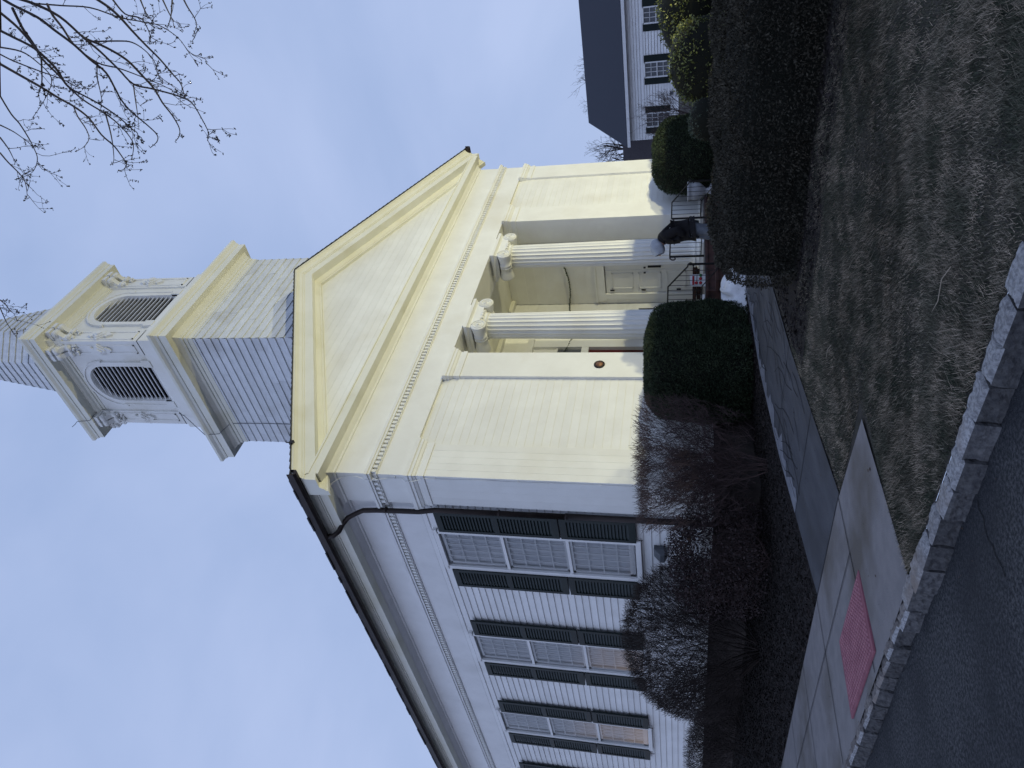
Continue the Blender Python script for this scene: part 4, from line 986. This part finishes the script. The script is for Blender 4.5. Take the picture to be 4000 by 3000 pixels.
# end cap facing the path
rg = np.random.default_rng(5); n = 9000; a = rg.uniform(0, 1, n); zz = rg.uniform(.50, 1.38, n); P = np.stack([8.62+(a-.5)*1.1, 5.36-.25*np.abs(a-.5)*2+rg.uniform(-.05, .02, n), zz], 1); Nn = unit(np.stack([(a-.5)*1.4, np.ones(n), .2*np.ones(n)], 1))
hp.append((P, Nn, .034))
off = np.array([-8.6, 0, -gz(8.6)])
for P, Nn, l in hp: pass
PP = np.concatenate([h[0] for h in hp])+off; NN = np.concatenate([h[1] for h in hp]); LL = np.concatenate([np.full(len(h[0]), h[2]) for h in hp])[:, None]
d_ = unit(NN+rng.normal(0, .9, PP.shape)); w_ = unit(np.cross(d_, rng.normal(0, 1, PP.shape))); l_ = LL*rng.uniform(.6, 1.4, (len(PP), 1)); wd_ = l_*.42
np_mesh('foliage', np.stack([PP, PP+d_*l_*.5+w_*wd_*.5, PP+d_*l_, PP+d_*l_*.5-w_*wd_*.5], 1), 4, M['hedge'], hd)
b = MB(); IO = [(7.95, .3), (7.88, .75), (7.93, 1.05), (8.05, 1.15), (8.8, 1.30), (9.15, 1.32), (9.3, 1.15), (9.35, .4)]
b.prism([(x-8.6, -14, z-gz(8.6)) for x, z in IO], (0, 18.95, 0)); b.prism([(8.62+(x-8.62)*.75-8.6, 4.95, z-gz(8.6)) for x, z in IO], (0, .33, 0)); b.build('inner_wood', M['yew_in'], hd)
# unseen hedge added across the courtyard, height stepped to shade the church foot
hl = empty('added_shade_hedge', (18, 1.8, gz(18)), 'unseen clipped hedge added across the courtyard to shade the church foot', 'hedge')
HX = [10, 13.2, 13.6, 16.2, 16.6, 18.1, 18.4, 19.7, 20.1, 28]; HH = [1.84, 1.84, 2.2, 2.2, 1.84, 1.84, 2.1, 2.1, 1.6, 1.6]
rg = np.random.default_rng(8); n = 26000; x = rg.uniform(11, 27, n); s = rg.uniform(0, 1, n); HT = np.interp(x, HX, HH); z = .7+(HT-.78)*np.where(s < .35, rg.uniform(0, 1, n), np.where(s > .65, rg.uniform(0, 1, n), 1.0)); y = np.where(s < .35, 1.45, np.where(s > .65, 2.15, rg.uniform(1.45, 2.15, n)))
P = np.stack([x-18, y-1.8, z-gz(18)], 1); leaves('foliage', P, unit(np.stack([0*x, np.where(s < .35, -1, np.where(s > .65, 1, 0)), np.where((s >= .35) & (s <= .65), 1, .1)], 1)), .08, .04, M['hedge'], hl, .9)
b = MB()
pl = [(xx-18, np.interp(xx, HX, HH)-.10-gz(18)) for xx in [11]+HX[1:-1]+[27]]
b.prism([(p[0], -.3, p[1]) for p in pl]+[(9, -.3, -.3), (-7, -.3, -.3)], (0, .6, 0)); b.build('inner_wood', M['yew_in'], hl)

def grow(b, p, d, length, r, lvl, env, out, taper=.55, wig=.16, up=.05, kids=(4, 6), ang=(.35, .8), ratio=.62, sides=4):
    nseg = 4 if lvl > 0 else 3; pts = [Vector(p)]; rr = [r]; dd = Vector(d).normalized()
    for i in range(nseg):
        dd = (dd+Vector((random.gauss(0, wig), random.gauss(0, wig), random.gauss(0, wig)+up))).normalized()
        q = pts[-1]+dd*length/nseg
        if env and not env(q): break
        pts.append(q); rr.append(r*(1-(1-taper)*(i+1)/nseg))
    if len(pts) < 2: return
    b.tube(pts, rr, sides if lvl > 0 else 3, cap=False); out[0] += 1
    if lvl == 0: return
    for k_ in range(random.randint(*kids)):
        t = random.uniform(.25, 1.0); i = min(len(pts)-2, int(t*(len(pts)-1))); q = pts[i].lerp(pts[i+1], t*(len(pts)-1)-i if i < len(pts)-1 else 0)
        ax = (pts[i+1]-pts[i]).normalized(); sd = ax.orthogonal(); sd.rotate(Matrix.Rotation(random.uniform(0, 6.28), 3, ax)); an = random.uniform(*ang)
        grow(b, q, ax*math.cos(an)+sd*math.sin(an), length*ratio*random.uniform(.7, 1.2), max(rr[i]*.62, rmin), lvl-1, env, out, taper, wig, up, kids, ang, ratio, sides)
def bare_shrub(name, c, env, nst, fan, L0, r0_, lv, mts, label, kids=(4, 6), up=.05, tip=0, wig=.15, base_r=.12, leafm=None):
    t = empty(name, (c[0], c[1], gz(c[0])), label, 'shrub'); b = MB(); out = [0]
    for i in range(nst):
        a = random.uniform(0, 6.28); tl = random.uniform(.05, 1)**.6*fan; d = Vector((math.cos(a)*math.sin(tl), math.sin(a)*math.sin(tl), math.cos(tl)))
        grow(b, (math.cos(a)*base_r*random.random(), math.sin(a)*base_r*random.random(), -.03), d, L0*random.uniform(.8, 1.1), r0_*random.uniform(.6, 1.1), lv, env, out, kids=kids, up=up, wig=wig)
    if tip:    # fine sheared twig ends near the clipped outline
        n = 0
        while n < tip:
            q = Vector((random.uniform(-2.6, 2.6), random.uniform(-2.6, 2.6), random.uniform(.3, 2.6)))
            if not env(q): continue
            q2 = q+Vector((q.x*.06, q.y*.06, .10))
            if env(q2): 
                if random.random() > .10: continue
            d = Vector((q.x*.45+random.gauss(0, .5), q.y*.45+random.gauss(0, .5), .9+random.gauss(0, .3))).normalized(); m_ = q+d*.06; e_ = m_+(d+Vector((random.gauss(0, .4), random.gauss(0, .4), 0))).normalized()*.06
            b.tube([q-d*.08, m_, e_], [.0032, .0026, .0018], 3, cap=False); n += 1
    b.build('twigs', M[mts], t, fix=False); return t
rmin = .0032
def ell(cx, cy, cz, rx, ry, rz, p=2.0, zmin=-.1): return lambda q: (abs((q.x-cx)/rx)**p+abs((q.y-cy)/ry)**p+abs((q.z-cz)/rz)**p) < 1 and q.z > zmin
bare_shrub('bare_shrub', (8.3, 8.98, .5), lambda q: (abs(q.x/1.15)**2.2+abs(q.y/.95)**2.2) < (.35+.65*min(1, max(0, q.z)/1.3)) and q.z < 2.02-.10*(q.x/1.1)**2+.03*math.sin(q.x*9), 22, .42, 1.25, .010, 4, 'bark_red', 'tall leafless shrub with flat clipped top before the church corner', kids=(3, 4), up=.10, tip=3000)
bare_shrub('bare_shrub', (7.45, 13.1, .4), lambda q: (abs(q.x/1.0)**2.1+abs(q.y/2.35)**2.1+abs((q.z-.95)/1.55)**2.3) < 1 and (abs(q.y)+abs(q.x)) < .5+q.z*2.4, 22, 1.05, 1.9, .017, 4, 'bark', 'broad leafless shrub with a domed twiggy crown under the side windows', kids=(3, 5), up=.04, tip=8000, base_r=.2)
bare_shrub('bare_shrub', (31.5, 12.6, 1.2), ell(0, 0, 1.2, 1.7, 1.3, 2.0), 14, .6, 1.8, .02, 3, 'bark_red', 'leafless shrub in front of the white house, behind the right yew', kids=(3, 5), up=.08)
# brown-leaved clipped bush
t = empty('brown_shrub', (7.45, 10.35, gz(7.45)), 'low clipped bush with brown winter leaves between the two leafless shrubs', 'shrub')
P, Nn = blob((0, 0, 0), (.85, 1.25, .82), 15000, 2.5, .05, seed=21); P[:, 2] += .82; ok = P[:, 2] > .1; P = P[ok]; Nn = Nn[ok]; P = P-Nn*rng.uniform(0, .35, (len(P), 1))
leaves('foliage', P, Nn, .045, .028, M['brownleaf'], t, 1.2)
b = MB(); out = [0]; env = ell(0, 0, .8, .84, 1.24, .84)
for i in range(22):
    a = random.uniform(0, 6.28); grow(b, (0, 0, -.02), (math.cos(a)*.7, math.sin(a)*.9, .9), .8, .01, 3, env, out, kids=(3, 5))
b.build('twigs', M['bark_red'], t, fix=False)
bare_shrub('bare_shrub', (7.3, 17.6, .3), ell(0, 0, .3, 1.1, 2.4, 1.02), 26, 1.1, 1.2, .010, 3, 'bark', 'low dense twiggy shrub under the side wall, beyond the domed shrub', kids=(4, 6), up=.03, tip=3500, base_r=1.2)
# trees behind the house
for (x, y, h, lb) in ((60, 18.8, 9.4, 'leafless tree whose top shows above the house roof, further right'), (60, 21.4, 9.8, 'leafless tree whose top shows above the house roof, further left'), (58, 25.6, 9.0, 'leafless tree standing behind the low wing beside the church corner')):
    t = empty('bare_tree', (x, y, gz(x)), lb, 'tree', rz=0); b = MB(); b.tube([(0, 0, -.2), (.05, .02, 2), (0, 0, 3.8)], [.2, .15, .12], 8); b.build('trunk', M['bark'], t)
    b = MB(); out = [0]; rmin = .009
    for i in range(7):
        a = i*.9; grow(b, (0, 0, 3.3+.1*i), (math.cos(a)*.5, math.sin(a)*.5, 1), (h-3.6)*.55, .07, 4, ell(0, 0, 3, 2.6, 2.6, h-3), out, kids=(2, 4), up=.06)
    b.build('branches', M['bark'], t, fix=False)
rmin = .0032
# near tree, its trunk off to the right, branches hanging into the sky
BR = [[[8.68,1.265,10.126],[8.543,1.344,9.876],[8.394,1.488,9.478],[8.245,1.617,9.201],[8.088,1.766,8.896],[7.928,1.915,8.634],[7.772,2.03,8.378],[7.604,2.177,8.215],[7.454,2.253,8.08],[7.297,2.343,7.896],[7.129,2.457,7.629],[6.977,2.519,7.44],[6.837,2.543,7.365],[6.701,2.554,7.373]],[[8.979,1.307,10.282],[8.829,1.406,9.835],[8.667,1.562,9.408],[8.487,1.789,9.064],[8.32,1.929,8.783],[8.14,2.103,8.499],[7.963,2.246,8.244],[7.814,2.28,7.894],[7.658,2.338,7.488],[7.505,2.382,7.235],[7.325,2.5,7.064],[7.149,2.598,6.923],[7.0,2.619,6.85]],[[10.076,1.604,10.983],[9.888,1.65,10.358],[9.701,1.689,9.776],[9.498,1.814,9.234],[9.307,1.86,8.783],[9.119,1.896,8.406],[8.911,2.012,8.071],[8.695,2.154,7.832],[8.504,2.187,7.54],[8.316,2.203,7.413]],[[9.635,1.587,11.189],[9.454,1.771,10.858],[9.26,1.998,10.575],[9.087,2.108,10.394],[8.892,2.292,10.088],[8.713,2.398,9.862],[8.522,2.537,9.563],[8.326,2.679,9.159],[8.135,2.791,8.858],[7.939,2.91,8.626],[7.762,2.968,8.522],[7.585,3.02,8.465]],[[8.637,1.622,10.356],[8.462,1.687,10.035],[8.275,1.801,9.641],[8.065,1.997,9.295],[7.865,2.129,9.085],[7.688,2.168,8.856],[7.49,2.276,8.445],[7.287,2.389,8.084],[7.094,2.459,7.827],[6.922,2.466,7.627],[6.748,2.477,7.528]],[[9.246,2.029,11.184],[8.963,2.073,10.736],[8.669,2.157,10.14],[8.378,2.215,9.576],[8.096,2.236,9.185],[7.827,2.21,8.765],[7.583,2.09,8.397]],[[9.309,2.167,11.342],[9.125,2.307,10.922],[8.94,2.441,10.507],[8.756,2.558,10.137],[8.584,2.624,9.821],[8.396,2.735,9.507],[8.189,2.895,9.259],[8.001,2.985,8.987],[7.815,3.066,8.78],[7.647,3.093,8.62],[7.489,3.096,8.557],[7.35,3.051,8.517]],[[8.592,2.396,10.893],[8.333,2.566,10.612],[8.104,2.629,10.327],[7.852,2.75,10.05],[7.623,2.796,9.819],[7.4,2.821,9.608],[7.179,2.838,9.458],[6.96,2.847,9.369],[6.756,2.817,9.392]],[[9.58,3.101,12.271],[9.037,3.044,11.503],[8.478,3.027,10.756],[7.951,2.917,10.169]],[[8.348,2.87,11.036],[7.545,2.741,10.117],[6.739,2.613,9.24]],[[8.802,3.249,11.71],[8.452,3.269,11.275],[8.096,3.3,10.803],[7.757,3.282,10.416],[7.4,3.3,10.102],[7.087,3.215,9.807]],[[9.414,2.047,9.792],[9.146,2.021,9.138],[8.878,1.997,8.729],[8.595,2.037,8.379],[8.304,2.104,8.089],[8.007,2.186,7.888],[7.737,2.162,7.659]],[[9.337,1.531,9.327],[9.143,1.611,9.044],[8.945,1.701,8.792],[8.738,1.832,8.542],[8.526,1.968,8.276],[8.314,2.09,8.008],[8.098,2.212,7.764],[7.896,2.274,7.559],[7.691,2.34,7.425],[7.512,2.316,7.298]],[[9.559,2.037,9.961],[9.357,2.126,9.548],[9.143,2.26,9.143],[8.92,2.413,8.841],[8.699,2.54,8.575],[8.478,2.656,8.372],[8.26,2.753,8.144],[8.042,2.84,7.956],[7.842,2.871,7.852],[7.655,2.865,7.796]],[[9.945,1.616,10.643],[9.724,1.724,10.447],[9.497,1.85,10.191],[9.253,2.04,9.922],[9.006,2.22,9.493],[8.789,2.262,9.036],[8.566,2.322,8.602],[8.334,2.412,8.132],[8.105,2.48,7.769]],[[10.354,1.821,9.09],[9.802,1.873,8.687],[9.259,1.871,8.29],[8.717,1.856,7.924]],[[9.027,1.602,8.009],[8.208,1.628,7.545],[7.402,1.58,7.08]],[[9.743,1.738,8.342],[9.332,1.765,8.049],[8.914,1.817,7.731],[8.504,1.825,7.47],[8.092,1.831,7.293]],[[9.847,1.696,9.065],[9.032,1.709,8.458],[8.226,1.665,7.82]],[[9.059,1.518,8.867],[8.714,1.634,8.514],[8.387,1.637,8.081],[8.052,1.68,7.792],[7.715,1.724,7.555],[7.392,1.703,7.356]],[[8.493,1.373,9.854],[8.193,1.54,9.578],[7.901,1.642,9.268],[7.608,1.734,8.977],[7.316,1.809,8.777],[7.023,1.876,8.59],[6.732,1.93,8.449]],[[10.086,3.083,11.242],[9.735,3.135,10.935],[9.372,3.211,10.563],[9.025,3.235,10.276],[8.688,3.225,10.12],[8.372,3.156,9.983]],[[8.755,2.817,9.543],[8.313,2.876,9.203],[7.879,2.902,8.875],[7.435,2.944,8.573],[7.044,2.844,8.282]],[[9.031,1.896,10.9],[8.702,1.906,10.283],[8.36,1.964,9.802],[8.001,2.085,9.367],[7.638,2.2,9.241],[7.274,2.296,9.198]],[[9.994,2.818,9.913],[9.421,2.877,9.531],[8.857,2.89,9.134],[8.291,2.901,8.747]],[[9.486,2.338,9.908],[8.923,2.389,9.537],[8.345,2.473,9.112],[7.779,2.497,8.747]],[[8.503,5.633,13.319],[8.284,5.672,13.07],[8.059,5.715,12.822],[7.862,5.715,12.583],[7.673,5.703,12.329],[7.478,5.696,12.064]],[[8.517,5.613,13.316],[8.356,5.565,13.053],[8.171,5.555,12.756],[7.986,5.54,12.503],[7.829,5.487,12.262],[7.628,5.493,12.03]]]
t = empty('overhanging_tree', (11.8, -3.6, gz(11.8)), 'leafless tree whose budding branches hang into the sky above the hedge', 'tree')
to = Vector((11.8, -3.6, gz(11.8)))
b = MB(); tr = [(0, 0, -.2), (.05, .05, 2.5), (-.1, .2, 5), (-.4, .6, 8), (-.8, 1.4, 10.6), (-1.0, 2.2, 12.6)]; b.tube(tr, [.24, .20, .17, .13, .09, .05], 10); b.build('trunk', M['bark'], t)
b = MB(); buds = MB()
def twig(p, d, l, r, lv):
    pts = [p]; rr = [r]
    for i in range(5):
        d = (d+Vector((random.gauss(0, .16), random.gauss(0, .16), random.gauss(0, .12)-.10))).normalized(); pts.append(pts[-1]+d*l/5); rr.append(max(.0022, r*(1-.12*(i+1))))
    b.tube(pts, rr, 4, cap=False)
    for q in pts[2:]:
        if random.random() < .45: bud(q)
    bud(pts[-1], 1.4)
    if lv > 0:
        for i in range(random.randint(1, 3)):
            q = pts[random.randint(1, 4)]; twig(q, (d+Vector((random.gauss(0, .8), random.gauss(0, .8), random.gauss(0, .6)))).normalized(), l*.45, r*.7, lv-1)
def bud(q, s=1.0):
    for i in range(random.randint(1, 2)):
        c = q+Vector((random.uniform(-.012, .012), random.uniform(-.012, .012), random.uniform(-.012, .012))); d = Vector((random.gauss(0, 1), random.gauss(0, 1), random.gauss(0, 1))).normalized()
        buds.tube([c-d*.005*s, c+d*.006*s, c+d*.018*s], [.002*s, .0055*s, .0015*s], 4)
for bi, pts in enumerate(BR):
    P = [Vector(p)-to for p in pts]; n = len(P)
    lead = []
    if bi in (0, 1, 3, 4, 6, 7, 12, 15, 17, 18, 19, 23, 26, 27):
        q = P[0]; a = Vector(tr[3] if q.z < 10.5 else tr[4]); mid = a.lerp(q, .5)+Vector((.0, -.1, .35)); lead = [a, mid]
    big = bi in (0, 1, 3, 4, 6, 13, 14, 12, 20)
    r0_ = .019 if big else .0115
    # smooth the traced line a little
    S = []
    for i in range(n-1):
        p0, p1, p2, p3 = P[max(i-1, 0)], P[i], P[i+1], P[min(i+2, n-1)]
        for k_ in range(4):
            u = k_/4; S.append(.5*((2*p1)+(p2-p0)*u+(2*p0-5*p1+4*p2-p3)*u*u+(3*p1-p0-3*p2+p3)*u**3))
    S.append(P[-1]); rr = [max(.0034, r0_*(1-.82*i/(len(S)-1))) for i in range(len(S))]
    if lead: b.tube(lead+[S[0]], [.05, .03, r0_], 6, cap=False)
    b.tube(S, rr, 6, cap=False)
    for i in range(3, len(S)-1):
        if random.random() < .28:
            dd = (S[i+1]-S[i]).normalized(); sd = dd.cross(Vector((random.gauss(0, 1), random.gauss(0, 1), random.gauss(0, 1)))).normalized()
            twig(S[i], (dd*.7+sd*.6+Vector((0, 0, -.45))).normalized(), random.uniform(.12, .45), .0042, 1)
        if random.random() < .35: bud(S[i], .8)
    for i in range(1, 4): bud(S[-i])
b.build('branches', M['bark'], t, fix=False); buds.build('buds', M['bark'], t, fix=False)

# ------------------------------------------------------------------ ground cover
def grass(name, regs, material, hmin, hmax, wdt, flat=1.0):
    Vs = []
    for (x0, x1, y0, y1, dens, f) in regs:
        n = int((x1-x0)*(y1-y0)*dens); x = rng.uniform(x0, x1, n); y = rng.uniform(y0, y1, n); ok = f(x, y); x, y = x[ok], y[ok]; n = len(x)
        z = np.interp(x, XB, ZB); h = rng.uniform(hmin, hmax, n)*(1+.5*np.sin(x*2.1+y*1.3)*np.sin(y*2.7-x)); a = rng.uniform(0, 6.283, n)
        ln = rng.uniform(.3, 1.3, n)*h*flat; lean = a*.35+1.2*np.sin(x*.9+y*.7)+.5*np.sin(y*3+x*2)
        w = wdt*rng.uniform(.7, 1.4, n)*(1 if dens > 3000 else 2.2)
        p0 = np.stack([x-np.cos(a)*w, y-np.sin(a)*w, z], 1); p1 = np.stack([x+np.cos(a)*w, y+np.sin(a)*w, z], 1)
        p2 = np.stack([x+np.cos(lean+rng.normal(0, .8, n))*ln, y+np.sin(lean+rng.normal(0, .8, n))*ln, z+h], 1); Vs.append(np.stack([p0, p1, p2], 1))
    o = np_mesh(name, np.concatenate(Vs), 3, material); o['kind'] = 'stuff'; return o
lawn = lambda x, y: ((x > 5.16) | (y < 4.82)) & (y < 6.18) & (x < 7.75-.1*np.sin(y*3)) & ~((x < 5.36) & (y > 4.9)) & (x > 3.44)
grass('lawn_grass', [(3.42, 5.4, 0.4, 6.2, 9000, lawn), (5.4, 7.8, .8, 6.2, 7000, lawn), (3.42, 7.8, -6, .8, 1500, lawn), (9.9, 22, -1, 6.15, 500, lambda x, y: x > 0)], M['blade2'], .012, .034, .0030)
def tuft(x, y): return lawn(x, y) & (np.sin(x*9+2*np.sin(y*5))*np.sin(y*8+x*3)+rng.normal(0, .75, len(x)) > .25)
grass('straw_grass', [(3.42, 5.4, 0.4, 6.2, 11500, tuft), (5.4, 7.8, .8, 6.2, 8500, tuft), (3.42, 7.8, -6, .8, 1400, tuft)], M["blade"], .016, .036, .0026, 1.9)
# chips and dead leaves in the beds
def chips(regs, name, s0, s1, material):
    Vs = []
    for (x0, x1, y0, y1, dens) in regs:
        n = int((x1-x0)*(y1-y0)*dens); c = np.stack([rng.uniform(x0, x1, n), rng.uniform(y0, y1, n), np.zeros(n)], 1); c[:, 2] = np.interp(c[:, 0], XB, ZB)+rng.uniform(.012, .035, n)
        u = unit(rng.normal(0, 1, (n, 3))*np.array([1, 1, .35])); w = unit(np.cross(u, rng.normal(0, 1, (n, 3)))); l = rng.uniform(s0, s1, (n, 1)); ww = l*rng.uniform(.15, .45, (n, 1))
        Vs.append(np.stack([c-u*l-w*ww, c+u*l-w*ww, c+u*l+w*ww, c-u*l+w*ww], 1))
    o = np_mesh(name, np.concatenate(Vs), 4, material); o['kind'] = 'stuff'
chips([(5.36, 8.5, 16, 30, 350), (5.36, 8.5, 8.1, 16, 900), (8.5, 13, 8.1, 9.7, 900), (7.25, 7.8, -2, 5.9, 600), (7.6, 9.6, 5.6, 6.1, 500)], 'mulch_chips', .010, .030, M['chip'])

# dead leaves and grit on the lawn edge, path and sidewalk; two sticks on the grass
Vs = []
for (x0, x1, y0, y1, n, s0, dz) in ((3.5, 7.7, 1.2, 6.1, 90, .016, .035), (3.5, 5.3, 5.0, 9, 130, .006, .016), (5.4, 12, 6.25, 8.0, 160, .008, .022), (3.0, 3.28, .5, 9, 60, .008, -.09), (5.3, 5.5, 8, 16, 120, .01, .03)):
    c = np.stack([rng.uniform(x0, x1, n), rng.uniform(y0, y1, n), np.zeros(n)], 1); c[:, 2] = np.interp(c[:, 0], XB, ZB)+dz
    if dz < 0: c[:, 2] = .03
    u = unit(rng.normal(0, 1, (n, 3))*np.array([1, 1, .25])); w = unit(np.cross(u, np.array([0, 0, 1])+rng.normal(0, .3, (n, 3)))); l = s0*rng.uniform(.5, 1.5, (n, 1)); ww = l*rng.uniform(.3, .8, (n, 1))
    Vs.append(np.stack([c-u*l, c+w*ww, c+u*l, c-w*ww], 1))
np_mesh('leaf_litter', np.concatenate(Vs), 4, M['litter'])['kind'] = 'stuff'
for pts, lb in ((((4.05, 2.62, .21), (4.12, 2.75, .215), (4.10, 2.9, .21), (4.16, 3.02, .205)), 'thin pale stick lying on the lawn nearer the kerb'), (((6.2, 4.9, .31), (6.32, 5.05, .31), (6.35, 5.2, .305)), 'thin pale stick lying on the lawn near the path edge')):
    b = MB(); b.tube(pts, [.004, .0035, .003, .002][:len(pts)], 5); tag(b.build('fallen_twig', M['straw']), lb, 'stick')
